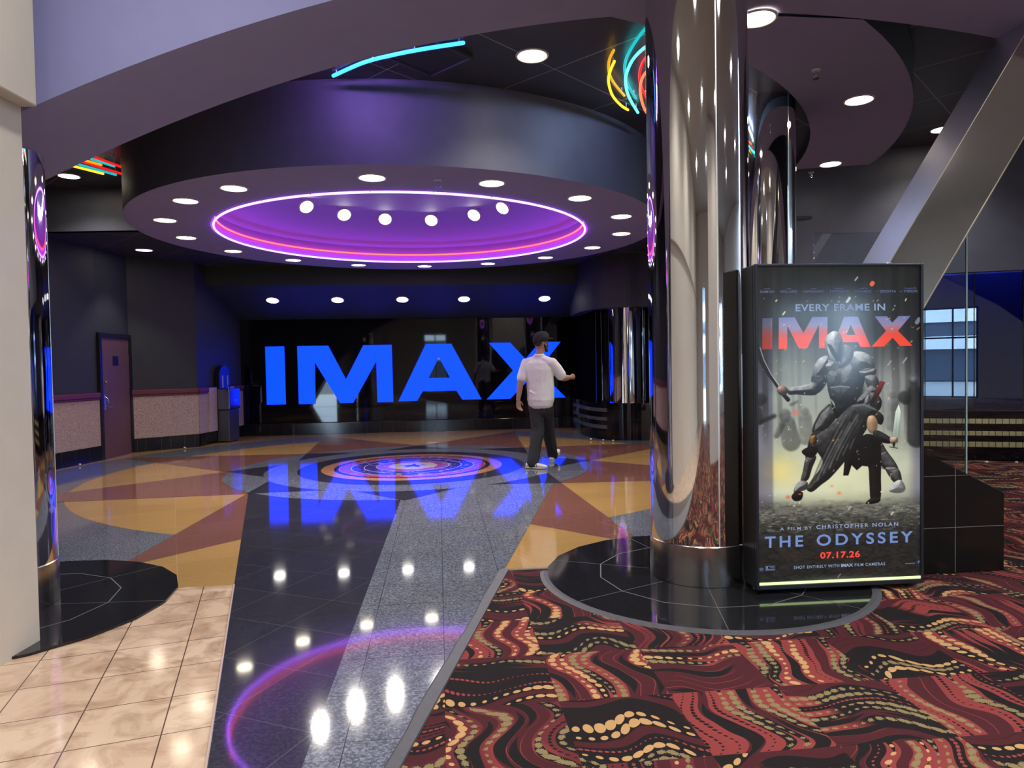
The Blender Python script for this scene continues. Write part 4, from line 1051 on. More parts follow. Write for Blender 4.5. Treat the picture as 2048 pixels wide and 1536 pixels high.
# near leg: thigh plate, dark cloth, shin, boot
form([(690, 640), (745, 690), (745, 740), (700, 800), (650, 850), (570, 865), (560, 820), (600, 730), (640, 670)], 0.10, 0.66, seed=5, lift=20)
streak([(690, 645), (620, 710), (575, 800), (565, 850)], 6, 0.08, 0.8); streak([(735, 650), (748, 700), (742, 740)], 8, 0.10, 0.8)
form([(560, 860), (650, 850), (640, 930), (600, 1010), (560, 1060), (510, 1060), (520, 980)], 0.05, 0.22, seed=6)
form([(515, 1050), (590, 1040), (560, 1130), (530, 1220), (475, 1235), (490, 1150)], 0.10, 0.42, seed=7)
form([(470, 1230), (525, 1240), (520, 1290), (480, 1310), (425, 1320), (430, 1275)], 0.20, 0.75, seed=8)
form([(440, 1310), (490, 1320), (480, 1375), (430, 1385), (405, 1350)], 0.03, 0.12, seed=9)
for c_, rx_, ry_, cl, a_ in (((468, 1332), 16, 10, [1.0, 0.34, 0.16], .9), ((380, 1355), 22, 18, [0.95, 0.35, 0.22], .9), ((765, 1325), 20, 16, [1.0, 0.45, 0.22], .9), ((710, 1270), 18, 14, [0.95, 0.5, 0.4], .7), ((430, 705), 32, 22, [0.95, 0.42, 0.36], .9)): blob(c_, rx_, ry_, cl, a_)
# trunk: chest plate, belly, flank in shade
form([(660, 350), (760, 385), (850, 270), (950, 330), (960, 440), (930, 560), (900, 640), (850, 690), (765, 705), (720, 620), (690, 585), (668, 480)], 0.07, 0.46, lift=34, seed=10)
form([(672, 385), (760, 400), (768, 490), (735, 512), (690, 500), (668, 450)], 0.14, 0.62, lift=20, seed=11); form([(775, 400), (850, 330), (900, 360), (890, 470), (840, 505), (782, 495)], 0.14, 0.60, lift=20, seed=12)
streak([(770, 395), (772, 500)], 3, 0.10, 0.8); streak([(700, 513), (770, 503), (840, 512)], 4, 0.72, 0.75)
form([(712, 525), (775, 515), (835, 528), (825, 600), (775, 650), (735, 610)], 0.08, 0.34, lift=18, seed=13)
streak([(774, 530), (774, 630)], 2.5, 0.08, 0.7); streak([(722, 560), (826, 562)], 2.5, 0.08, 0.6); streak([(735, 605), (820, 605)], 2.5, 0.08, 0.5)
form([(700, 620), (760, 700), (850, 680), (900, 630), (890, 690), (820, 740), (750, 760)], 0.03, 0.10, seed=14); blob((925, 540), 50, 90, [0.05, 0.05, 0.06], 0.7)
# sword arm
form([(668, 268), (700, 300), (690, 380), (650, 420), (600, 440), (560, 425), (570, 350), (610, 290)], 0.16, 0.86, lift=24, seed=15)
form([(560, 420), (640, 425), (668, 460), (640, 520), (590, 560), (545, 530), (548, 470)], 0.06, 0.44, lift=20, seed=16)
form([(600, 500), (590, 565), (520, 572), (440, 566), (380, 565), (365, 520), (420, 505), (500, 492), (560, 470)], 0.07, 0.78, lift=18, seed=17)
streak([(558, 428), (600, 445), (650, 425)], 3, 0.10, 0.8); streak([(395, 515), (480, 502), (535, 490)], 3, 0.90, 0.6)
# other shoulder, upper arm, forearm
form([(850, 250), (930, 238), (1000, 270), (1035, 330), (1030, 360), (960, 380), (890, 385), (850, 330)], 0.20, 0.95, lift=28, seed=18)
form([(915, 385), (1030, 362), (1045, 400), (1000, 430), (940, 432)], 0.16, 0.80, lift=14, seed=19); streak([(900, 386), (970, 380), (1032, 360)], 4, 0.08, 0.85); streak([(940, 432), (1000, 430), (1042, 405)], 4, 0.08, 0.8)
form([(960, 430), (1035, 420), (1068, 470), (1060, 545), (1010, 560), (975, 500)], 0.12, 0.72, lift=18, seed=20)
form([(1060, 530), (1030, 575), (960, 630), (905, 640), (900, 610), (960, 545), (1005, 500)], 0.10, 0.66, lift=14, seed=21); form([(930, 612), (895, 628), (830, 655), (845, 665), (915, 650)], 0.03, 0.10, seed=22)
# hood with dark opening
form([(800, 185), (870, 225), (860, 300), (820, 345), (765, 365), (740, 330), (780, 280)], 0.18, 0.62, lift=12, seed=23)
form([(715, 82), (765, 100), (792, 170), (800, 250), (775, 330), (720, 372), (690, 385), (655, 350), (682, 300), (650, 200), (662, 125)], 0.26, 0.88, lift=26, seed=24, tex=0.45)
spoly(Z((670, 178), (700, 188), (728, 228), (744, 258), (752, 205), (774, 150), (782, 215), (784, 262), (770, 308), (735, 306), (712, 268), (688, 222)), 0.02, 0.06, sm_=False)
spoly(Z((674, 205), (698, 250), (722, 302), (702, 298), (682, 262)), 0.42, 0.70); streak([(690, 300), (735, 312), (775, 306)], 3, 0.10, 0.7); streak([(860, 228), (845, 300), (790, 350), (720, 378)], 3, 0.07, 0.8)
# curved sword and hand
cs = smooth(Z((300, 500), (262, 440), (222, 370), (185, 300), (160, 225), (148, 150), (150, 60), (132, 60), (128, 150), (133, 235), (160, 320), (205, 400), (250, 460), (290, 515)))
blend(mpoly(cs), [0.06, 0.06, 0.07]); streak([(160, 205), (190, 300), (245, 410), (305, 495)], 2.5, 0.80, 0.8, soft=1.2)
capsule((330, 555), 14, (374, 605), 16, 0.05, 0.16); form([(300, 505), (345, 500), (372, 530), (360, 565), (320, 572), (292, 540)], 0.20, 0.95, tint=(1.0, 0.78, 0.68), lift=10, seed=25); streak([(302, 530), (335, 540)], 2, 0.25, 0.6); streak([(305, 548), (335, 556)], 2, 0.25, 0.6)
# crouching cloaked fighter, generic
form([(950, 880), (1070, 900), (1085, 1010), (1085, 1200), (1080, 1370), (1010, 1385), (995, 1240), (985, 1120), (930, 1060)], 0.03, 0.13, seed=26, lift=20)
form([(1010, 1365), (1078, 1360), (1070, 1395), (1010, 1410), (965, 1405)], 0.03, 0.14, seed=27)
form([(870, 880), (1030, 880), (1060, 1080), (980, 1120), (940, 1115), (900, 1150), (860, 1110), (835, 1190), (795, 1190), (805, 1080)], 0.03, 0.11, seed=28, sm_=False)
form([(1000, 555), (1050, 560), (1088, 610), (1082, 670), (1050, 695), (1005, 660), (985, 610)], 0.06, 0.56, lift=16, seed=29); form([(962, 600), (990, 570), (1005, 620), (985, 645), (958, 640)], 0.16, 0.75, lift=8, seed=30)
spoly(Z((1112, 472), (1075, 462), (1040, 540), (1000, 628), (1030, 635), (1085, 545)), 0.10, 0.50, ang=-60, tint=(1.0, 0.30, 0.28), sm_=False); streak([(1108, 478), (1060, 570), (1022, 632)], 5, 0.12, 0.7, (1, 0.4, 0.35))
form([(1000, 690), (1070, 700), (1105, 745), (1085, 800), (1030, 760)], 0.04, 0.36, lift=12, seed=31)
cape = [(860, 650), (960, 640), (1055, 680), (1020, 740), (975, 830), (905, 940), (830, 1040), (800, 1090), (700, 1205), (630, 1260), (560, 1315), (518, 1290), (560, 1215), (640, 1100), (600, 1010), (560, 960), (590, 880), (680, 820), (760, 740)]
form(cape, 0.09, 0.36, lift=16, seed=32, tex=0.5)
fold = np.random.default_rng(3)
for i in range(15):
    f0 = i / 14; p0 = (840 + 190 * f0, 668 + 30 * f0 + fold.normal(0, 6)); p2 = (545 + 330 * f0 ** 1.2, 1285 - 330 * f0 ** 1.1); pm = ((p0[0] + p2[0]) / 2 - 20 + fold.normal(0, 12), (p0[1] + p2[1]) / 2 + fold.normal(0, 16))
    t0_, t1_ = sorted(fold.random(2)); t1_ = min(1, t1_ + 0.35)
    B_ = lambda t_: tuple((1 - t_) ** 2 * np.array(p0) + 2 * t_ * (1 - t_) * np.array(pm) + t_ ** 2 * np.array(p2))
    streak([B_(t0_ + (t1_ - t0_) * q / 6) for q in range(7)], 4 + 3 * fold.random(), (0.50 if i % 2 else 0.05), 0.55, soft=3.0)
streak([(865, 655), (955, 645), (1045, 685)], 5, 0.58, 0.6)
form([(480, 1000), (545, 965), (600, 985), (570, 1050), (512, 1040)], 0.03, 0.10, seed=33)
form([(545, 890), (585, 880), (595, 930), (565, 965), (540, 940)], 0.15, 0.85, tint=(1.0, 0.70, 0.40), lift=8, seed=34)
form([(985, 740), (1030, 730), (1058, 780), (1045, 860), (1000, 862), (975, 810)], 0.45, 1.0, tint=(1.0, 0.80, 0.62), lift=12, seed=35); form([(1030, 845), (1080, 850), (1165, 905), (1150, 945), (1060, 925), (1025, 890)], 0.04, 0.32, lift=10, seed=36)
spoly(Z((1172, 890), (1196, 700), (1222, 640), (1236, 700), (1216, 895)), 0.62, 0.92, tint=(0.93, 1.0, 0.93), sm_=False); streak([(1214, 680), (1195, 885)], 1.5, 0.55, 0.6, soft=1.0)
form([(1155, 900), (1205, 895), (1215, 930), (1180, 950), (1155, 935)], 0.35, 1.0, tint=(1.0, 0.85, 0.75), lift=8, seed=37); capsule((1185, 945), 9, (1182, 972), 7, 0.05, 0.1); capsule((1152, 968), 5, (1210, 978), 5, 0.3, 0.7)
# sparks and flying chips
g = np.random.default_rng(12)
for i in range(150):
    px_, py_ = g.random() * PPW, (0.10 + 0.68 * g.random()) * PPH; r_ = 0.5 + 0.6 * g.random() ** 3; a_ = g.normal(-0.8, 0.4); L_ = 1.5 + 4 * g.random() ** 3
    p0 = np.array([px_, py_]); e = np.array([math.cos(a_), math.sin(a_)]) * L_
    t_ = np.clip(((gx - px_) * e[0] + (gy - py_) * e[1]) / (e @ e), 0, 1); d = np.hypot(gx - px_ - e[0] * t_, gy - py_ - e[1] * t_)
    c_ = [(1.0, 0.95, 0.70), (1.0, 0.72, 0.40), (0.85, 0.85, 0.82)][g.integers(3)]
    blend(np.clip(0.5 - (d - r_) / 0.9, 0, 1) * (0.35 + 0.5 * g.random()), c_)
for px_, py_, L_, r_, c_ in [(1712, 558, 8, 1.3, (.75, .78, .75)), (1744, 568, 3, 4.2, (1., .40, .22)), (1696, 600, 9, 2.4, (.80, .80, .78)), (1568, 625, 7, 1.3, (.95, .9, .6)), (1779, 727, 10, 1.6, (.6, .6, .6)), (1810, 722, 12, 1.6, (.6, .6, .62)), (1837, 643, 8, 4, (.5, .5, .6)), (1553, 600, 3, 1.2, (.95, .9, .6)), (1785, 1030, 5, 2.0, (.75, .75, .7)), (1700, 1016, 5, 2.2, (.65, .65, .62)), (1680, 1152, 8, 1.2, (.45, .45, .42))]:
    t0 = (py_ - 528) / 645; cx_ = (px_ - 1508 - 10 * t0) / (338 - 10 * t0) * PPW; cy_ = t0 * PPH; e = np.array([0.6, -0.8]) * L_
    t_ = np.clip(((gx - cx_) * e[0] + (gy - cy_) * e[1]) / (e @ e), -0.5, 0.5); d = np.hypot(gx - cx_ - e[0] * t_, gy - cy_ - e[1] * t_)
    blend(np.clip(0.5 - (d - r_) / 1.2, 0, 1) * 0.9, c_)
# glow where the lamp sits at the bottom of the box
blend(sm(0.955, 1.0, yy) * 0.45 * np.exp(-((xx - 0.5) / 0.28) ** 2), [0.85, 0.88, 0.78])
IMG = np.clip(IMG, 0, 1)
LIN = np.where(IMG <= 0.04045, IMG / 12.92, ((IMG + 0.055) / 1.055) ** 2.4)
sx0, sx1, sz0, sz1 = 0.0, PW, 0.03, 0.03 + PH_
me = bpy.data.meshes.new('poster_print')
X_ = np.clip(sx0 + gx / PPW * (sx1 - sx0), 0.006, PW - 0.006); Z_ = np.clip(sz1 - gy / PPH * (sz1 - sz0), 0.04, 0.02 + PH_)
vv = np.stack([X_, np.full_like(X_, 0.004), Z_], -1).reshape(-1, 3).astype(np.float32)
me.vertices.add(GW * GH); me.vertices.foreach_set('co', vv.ravel())
ii = (np.arange(GH - 1)[:, None] * GW + np.arange(GW - 1)[None, :]).ravel()
quads = np.stack([ii, ii + GW, ii + GW + 1, ii + 1], -1).astype(np.int32)
me.loops.add(quads.size); me.loops.foreach_set('vertex_index', quads.ravel())
me.polygons.add(len(quads)); me.polygons.foreach_set('loop_start', np.arange(0, quads.size, 4, dtype=np.int32))
try: me.polygons.foreach_set('loop_total', np.full(len(quads), 4, dtype=np.int32))
except Exception: pass
me.update(calc_edges=True)
ca = me.color_attributes.new('print', 'FLOAT_COLOR', 'POINT')
ca.data.foreach_set('color', np.concatenate([LIN, np.ones((GH, GW, 1))], -1).astype(np.float32).ravel())
m = Mat('backlit_print'); at = m.nt.nodes.new('ShaderNodeAttribute'); at.attribute_name = 'print'
m.set(color=(0.01, 0.01, 0.01), rough=0.12, emit=at.outputs['Color'], emit_s=1.0); me.materials.append(m.m)
o = bpy.data.objects.new('poster_print', me); COL.objects.link(o); o.parent = pb

# lettering
def lettering(text, x0, x1, y, h, mat, name, bold=0.0, track=1.0, zd=0.003):
    """a line of capitals from poster pixel x0 to x1, baseline y, cap height h"""
    cu = bpy.data.curves.new(name, 'FONT'); cu.body = text; cu.size = 1.0; cu.offset = bold; cu.space_character = track; cu.resolution_u = 6
    tmp = bpy.data.objects.new(name, cu); COL.objects.link(tmp)
    dg = bpy.context.evaluated_depsgraph_get(); dg.update()
    me = bpy.data.meshes.new_from_object(tmp.evaluated_get(dg)); bpy.data.objects.remove(tmp); bpy.data.curves.remove(cu)
    V = np.array([v.co[:] for v in me.vertices]); mn, mx = V.min(0), V.max(0)
    sx_, sy_ = (x1 - x0) / (mx[0] - mn[0]), h / (mx[1] - mn[1])
    k = (sx1 - sx0) / PPW; kz = (sz1 - sz0) / PPH
    for v in me.vertices:
        px_ = x0 + (v.co.x - mn[0]) * sx_; py_ = y - (v.co.y - mn[1]) * sy_
        v.co = (sx0 + px_ * k, zd, sz1 - py_ * kz)
    me.name = name; me.materials.clear(); me.materials.append(mat)
    o = bpy.data.objects.new(name, me); COL.objects.link(o); o.parent = pb; return o
PB = glow('print_blue', (0.15, 0.25, 0.55), 1.0); PBd = glow('print_blue_dim', (0.09, 0.12, 0.24), 1.0); PRd = glow('print_red', (0.95, 0.055, 0.03), 1.0); PG = glow('print_grey_blue', (0.24, 0.32, 0.50), 1.0)
def rx(px, py):
    t_ = (py - 528) / 645; s_ = (px - (1508 + 10 * t_)) / (338 - 10 * t_); t_ = (py - 528) / (652 - 15 * s_); return s_ * PPW, t_ * PPH
def line(text, a, b_, h, mat, name, bold=0.0, track=1.0):
    (x0, y0), (x1, y1) = rx(*a), rx(*b_); return lettering(text, x0, x1, (y0 + y1) / 2, h, mat, name, bold, track)
line('EVERY FRAME IN', (1591, 622), (1770, 621), 14.0, PG, 'tagline_text', 0.022, 1.08)
for top, nm, a, b_, mt_ in [('MATT', 'DAMON', 1521, 1548, PBd), ('TOM', 'HOLLAND', 1560, 1594.5, PBd), ('ANNE', 'HATHAWAY', 1606.5, 1647, PBd), ('ROBERT', 'PATTINSON', 1659, 1698, PBd), ('LUPITA', "NYONG'O", 1709, 1742, PBd), ('', 'ZENDAYA', 1759, 1792, PBd), ('CHARLIZE', 'THERON', 1807.5, 1835, PBd)]:
    line(nm, (a, 585.5), (b_, 585.5), 5.2, mt_, 'credit_text', 0.015)
    c_ = (a + b_) / 2
    if top: line(top, (c_ - 1.5 * len(top), 578.5), (c_ + 1.5 * len(top), 578.5), 2.6, mt_, 'credit_text')
line('WITH', (1750, 584.5), (1757, 584.5), 2.2, PBd, 'credit_text'); line('AND', (1799, 584.5), (1805, 584.5), 2.2, PBd, 'credit_text')
line('A FILM BY', (1564, 1060), (1626, 1058), 6.2, PG, 'director_text', 0.012, 1.35)
line('CHRISTOPHER NOLAN', (1634.5, 1058), (1797, 1050.5), 8.0, PG, 'director_text', 0.02, 1.35)
line('THE', (1534.5, 1095), (1609, 1092.5), 22.5, PB, 'title_text', 0.02, 1.35); line('ODYSSEY', (1635.5, 1091.5), (1826.5, 1084), 23.0, PB, 'title_text', 0.02, 1.35)
line('07.17.26', (1642.5, 1117.5), (1721, 1114), 13.5, PRd, 'date_text', 0.03, 1.1)
line('SHOT ENTIRELY WITH', (1591, 1138), (1680, 1134), 6.0, PG, 'footer_text', 0.012, 1.15)
line('IMAX', (1683.5, 1134), (1707.5, 1133), 6.4, PG, 'footer_text', 0.05, 1.0)
line('FILM CAMERAS', (1710.5, 1133), (1771, 1130), 6.0, PG, 'footer_text', 0.012, 1.15)
b = MB(); k = (sx1 - sx0) / PPW; kz = (sz1 - sz0) / PPH
def pr(x0, y0, x1, y1):
    (a0, b0), (a1, b1) = rx(x0, y0), rx(x1, y1); b.box(sx0 + a0 * k, sx0 + a1 * k, 0.0028, 0.0034, sz1 - b1 * kz, sz1 - b0 * kz)
pr(1519.5, 1136, 1532, 1136.7); pr(1519.5, 1141, 1532, 1141.7); pr(1519.5, 1136, 1520.2, 1141.7); pr(1531.3, 1136, 1532, 1141.7); pr(1521, 1138, 1530.5, 1139.5)
pr(1535.5, 1132, 1554.5, 1132.7); pr(1535.5, 1139.6, 1554.5, 1140.3); pr(1535.5, 1132, 1536.2, 1140.3); pr(1553.8, 1132, 1554.5, 1140.3); pr(1537, 1138, 1553, 1139); pr(1545, 1134.3, 1552.5, 1135.6)
pr(1811, 1126.3, 1831, 1127.3); pr(1834, 1123.5, 1842, 1124.6); pr(1837, 1120.5, 1838.2, 1128); pr(1838, 1121.5, 1841, 1122.5)
b.build('rating_marks', PBd, pb)
line('R', (1537.6, 1137.6), (1541.6, 1137.6), 4.6, PG, 'rating_text', 0.02)
# ---- the walking person
PR = Vector((0.40, 10.05, 0.0125))
pe = thing('person', 'man in black cap, white polo and dark trousers walking past the blue letters', 'person', PR)
def blobmesh(name, tubes, mat, parent, voxel=0.006, smooth=3, extra=None, disp=None):
    """closed tubes merged into one continuous surface"""
    b = MB()
    for path, rr, side in tubes: b.tube(path, rr, 16, side=side)
    if extra: extra(b)
    o = b.build(name, mat, parent)
    r = o.modifiers.new('merge', 'REMESH'); r.mode = 'VOXEL'; r.voxel_size = voxel; r.use_smooth_shade = True
    s_ = o.modifiers.new('smooth', 'SMOOTH'); s_.factor = 0.6; s_.iterations = smooth
    if disp:
        tx = bpy.data.textures.new(name + '_folds', 'CLOUDS'); tx.noise_scale = disp[0]; tx.noise_depth = 2
        d_ = o.modifiers.new('folds', 'DISPLACE'); d_.texture = tx; d_.strength = disp[1]; d_.mid_level = 0.5; d_.texture_coords = 'LOCAL'
    return o
FD = Vector((0.45, 0.89, 0)).normalized()      # walking direction
SD = Vector((FD.y, -FD.x, 0))                  # his right
HD = Vector((0.93, 0.37, 0)).normalized()      # where the face points
HS = Vector((HD.y, -HD.x, 0))
skin = Mat('skin'); skin.coords(); skin.set(color=skin.mix(skin.noise(14, 2), (0.36, 0.19, 0.13), (0.45, 0.25, 0.17)), rough=0.5); skin = skin.m
cloth_w = Mat('white_knit_cotton'); cloth_w.coords(); cloth_w.set(color=cloth_w.mix(cloth_w.noise(40, 2), (0.78, 0.78, 0.75), (0.86, 0.86, 0.83)), rough=0.9); cloth_w.bump(cloth_w.noise(9, 3), 0.25, 0.02); cloth_w = cloth_w.m
cloth_k = Mat('charcoal_twill'); cloth_k.coords(); cloth_k.set(color=cloth_k.mix(cloth_k.noise(30, 2), (0.022, 0.022, 0.025), (0.036, 0.036, 0.04)), rough=0.9); cloth_k.bump(cloth_k.noise(11, 3), 0.35, 0.02); cloth_k = cloth_k.m
cap_m = plain('black_cap_cloth', (0.020, 0.020, 0.022), 0.85)
V3 = Vector
# joints
neck = V3((0.0, 0.0, 1.60)); shR = V3((0.0, 0, 1.50)) + SD * 0.205; shL = V3((-0.01, 0, 1.50)) - SD * 0.205
elL = V3((-0.275, 0.02, 1.235)); wrL = V3((-0.315, -0.02, 0.975))
elR = V3((0.335, -0.03, 1.275)); wrR = V3((0.455, 0.13, 1.285))
hipN = V3((-0.065, 0.06, 0.95)); hipF = V3((0.085, -0.03, 0.95))
knN = V3((-0.035, 0.02, 0.52)); anN = V3((-0.135, -0.10, 0.10))
knF = V3((0.125, 0.30, 0.53)); anF = V3((0.215, 0.62, 0.12))
head = V3((0.03, 0.02, 1.785))
T = []
# head: cranium, jaw, chin, nose, brow, ears, neck
T.append(([head + V3((0, 0, -0.075)) - HD * 0.005, head + V3((0, 0, -0.03)), head + V3((0, 0, 0.03)), head + V3((0, 0, 0.075)) - HD * 0.01], [(0.075, 0.062), (0.094, 0.074), (0.098, 0.077), (0.080, 0.064)], HD))
T.append(([head + V3((0, 0, -0.035)) + HD * 0.035, head + V3((0, 0, -0.095)) + HD * 0.055], [(0.052, 0.055), (0.034, 0.036)], HD))
T.append(([head + V3((0, 0, 0.005)) + HD * 0.090, head + V3((0, 0, -0.030)) + HD * 0.108, head + V3((0, 0, -0.042)) + HD * 0.100], [0.010, 0.014, 0.013], None))
T.append(([head + V3((0, 0, 0.018)) + HD * 0.084 - HS * 0.045, head + V3((0, 0, 0.020)) + HD * 0.092, head + V3((0, 0, 0.018)) + HD * 0.084 + HS * 0.045], [0.010, 0.011, 0.010], None))
T.append(([head + V3((0, 0, -0.066)) + HD * 0.090 - HS * 0.022, head + V3((0, 0, -0.064)) + HD * 0.096, head + V3((0, 0, -0.066)) + HD * 0.090 + HS * 0.022], [0.008, 0.010, 0.008], None))
for s_ in (-1, 1):
    e_ = head + HS * (0.078 * s_) - HD * 0.008
    T.append(([e_ + V3((0, 0, 0.022)) - HD * 0.006, e_ + HS * (0.008 * s_), e_ + V3((0, 0, -0.028)) + HD * 0.004], [(0.017, 0.008), (0.020, 0.010), (0.010, 0.008)], HD))
T.append(([neck - V3((0, 0, 0.03)), neck + V3((0.01, 0.005, 0.05)), head + V3((-0.005, 0, -0.06))], [(0.066, 0.064), 0.058, 0.060], HD))
# trunk and legs, inside the clothes
T.append(([V3((0.01, 0, 0.95)), V3((0.01, 0, 1.15)), V3((0, 0, 1.40)), V3((0, 0, 1.56))], [(0.13, 0.09), (0.12, 0.085), (0.15, 0.095), (0.09, 0.07)], SD))
T.append(([shL, neck + V3((0, 0, -0.06)), shR], [0.042, 0.05, 0.042], None))
T.append(([hipN, knN, anN], [0.075, 0.05, 0.036], None)); T.append(([hipF, knF, anF], [0.075, 0.05, 0.036], None))
# arms
T.append(([shL, shL.lerp(elL, 0.5), elL], [0.045, 0.047, 0.043], None)); T.append(([elL, elL.lerp(wrL, 0.35), wrL], [0.043, 0.044, 0.029], None))
T.append(([shR, shR.lerp(elR, 0.5), elR], [0.045, 0.047, 0.043], None)); T.append(([elR, elR.lerp(wrR, 0.35), wrR], [0.043, 0.045, 0.030], None))
# left hand: hanging, lightly curled
d = (wrL - elL).normalized(); d = V3((0.05, 0.02, -1)).normalized(); fwd = V3((0.80, 0.45, 0)).normalized()
pal = wrL + d * 0.055
T.append(([wrL, pal, wrL + d * 0.095], [(0.024, 0.022), (0.040, 0.017), (0.040, 0.015)], fwd))
for i, (o_, L_) in enumerate(((0.030, 0.070), (0.011, 0.080), (-0.009, 0.075), (-0.028, 0.060))):
    a_ = wrL + d * 0.092 + fwd * o_; cu = V3((0.35, -0.25, -1)).normalized(); cu2 = V3((0.75, -0.35, -0.75)).normalized()
    T.append(([a_, a_ + cu * L_ * 0.5, a_ + cu * L_ * 0.5 + cu2 * L_ * 0.5], [0.0095, 0.009, 0.0075], None))
tb_ = wrL + d * 0.025 + fwd * 0.026
T.append(([tb_, tb_ + (d * 0.7 + fwd * 0.9).normalized() * 0.04, tb_ + (d * 0.7 + fwd * 0.9).normalized() * 0.04 + (d + fwd * 0.45).normalized() * 0.035], [0.014, 0.011, 0.009], None))
# right hand: loosely closed, at the end of the bent forearm
f2 = (wrR - elR).normalized(); up = V3((0, 0, 1)); sd2 = f2.cross(up).normalized()
T.append(([wrR, wrR + f2 * 0.05, wrR + f2 * 0.085], [(0.024, 0.022), (0.038, 0.020), (0.038, 0.020)], up))
for i, (o_, L_) in enumerate(((0.029, 0.060), (0.010, 0.068), (-0.010, 0.064), (-0.028, 0.052))):
    a_ = wrR + f2 * 0.085 + up * o_; c1 = (f2 * 0.5 - sd2 * 0.85).normalized(); c2 = (-f2 * 0.9 - sd2 * 0.25).normalized()
    T.append(([a_, a_ + (f2 * 0.9 - sd2 * 0.4).normalized() * L_ * 0.45, a_ + (f2 * 0.9 - sd2 * 0.4).normalized() * L_ * 0.45 + c1 * L_ * 0.4, a_ + f2 * 0.01 + c1 * L_ * 0.75], [0.0105, 0.010, 0.0095, 0.009], None))
t0_ = wrR + f2 * 0.025 + up * 0.028
T.append(([t0_, t0_ + (f2 + up * 0.4).normalized() * 0.035, t0_ + (f2 + up * 0.4).normalized() * 0.035 + (f2 - sd2 * 0.9 - up * 0.2).normalized() * 0.032], [0.014, 0.011, 0.009], None))
blobmesh('body', T, skin, pe, 0.005, 2)
# eyes, beard and short hair below the cap
for s_ in (-1, 1):
    b = MB(); b.tube([head + V3((0, 0, 0.0)) + HD * 0.081 + HS * (0.031 * s_ - 0.008), head + V3((0, 0, 0.0)) + HD * 0.081 + HS * (0.031 * s_ + 0.008)], 0.009, 10); b.build('eye', plain('eye_dark', (0.05, 0.035, 0.03), 0.2), pe, smooth=True)
TB = [([head + V3((0, 0, -0.03)) + HD * 0.020 + HS * (0.070 * s_), head + V3((0, 0, -0.075)) + HD * 0.045 + HS * (0.052 * s_), head + V3((0, 0, -0.105)) + HD * 0.075 + HS * (0.018 * s_), head + V3((0, 0, -0.108)) + HD * 0.080], [0.014, 0.020, 0.026, 0.026], None) for s_ in (-1, 1)]
TB.append(([head + V3((0, 0, -0.052)) + HD * 0.094 - HS * 0.03, head + V3((0, 0, -0.049)) + HD * 0.100, head + V3((0, 0, -0.052)) + HD * 0.094 + HS * 0.03], [0.008, 0.010, 0.008], None))
blobmesh('beard', TB, plain('dark_beard', (0.018, 0.014, 0.012), 0.8), pe, 0.005, 2)
TH = [([head - HD * 0.062 + V3((0, 0, -0.015)) + HS * k * 0.06, head - HD * 0.060 + V3((0, 0, 0.045)) + HS * k * 0.06], [0.036, 0.042], None) for k in (-0.8, -0.3, 0.3, 0.8)]
blobmesh('hair', TH, plain('cropped_dark_hair', (0.025, 0.020, 0.018), 0.8), pe, 0.006, 3)
# cap: crown and bill
cc = head + V3((0, 0, 0.052)) - HD * 0.004
b = MB(); n_a, n_b = 28, 9; vs = []
tilt = 0.16
for i in range(n_b + 1):
    el = (PI / 2) * i / n_b
    for j in range(n_a):
        an = 2 * PI * j / n_a; q = HD * (0.124 * math.cos(el) ** 0.75 * math.cos(an)) + HS * (0.103 * math.cos(el) ** 0.75 * math.sin(an)) + V3((0, 0, 0.118 * math.sin(el) ** 0.9))
        q.z += math.cos(an) * tilt * 0.117 * math.cos(el) - (0.028 if i == 0 else 0)
        vs.append(tuple(cc + q))
fs = [(i * n_a + j, i * n_a + (j + 1) % n_a, (i + 1) * n_a + (j + 1) % n_a, (i + 1) * n_a + j) for i in range(n_b) for j in range(n_a)]
b.add(vs, fs); cap = b.build('cap', cap_m, pe, smooth=True); cap.modifiers.new('thick', 'SOLIDIFY').thickness = 0.004
b = MB(); vs = []; nb = 12
for rr_, dz in ((0.112, 0.012), (0.150, 0.020), (0.190, 0.014)):
    for j in range(nb + 1):
        an = R(-52) + R(104) * j / nb; k = rr_ if rr_ < 0.12 else 0.112 + (rr_ - 0.112) * math.cos(an * 0.95) ** 0.6
        q = HD * (k * math.cos(an)) + HS * (k * 0.84 * math.sin(an)); q.z = dz - 0.012 * (an / R(52)) ** 2 + 0.004
        vs.append(tuple(cc + q))
fs = [(i * (nb + 1) + j, i * (nb + 1) + j + 1, (i + 1) * (nb + 1) + j + 1, (i + 1) * (nb + 1) + j) for i in range(2) for j in range(nb)]
b.add(vs, fs); o = b.build('bill', cap_m, cap, smooth=True); o.modifiers.new('thick', 'SOLIDIFY').thickness = 0.006
b = MB(); b.lathe([(0.001, 0.004), (0.007, 0.003), (0.009, -0.001)], 12, tuple(cc + V3((0, 0, 0.118)))); b.build('button', cap_m, cap, smooth=True)
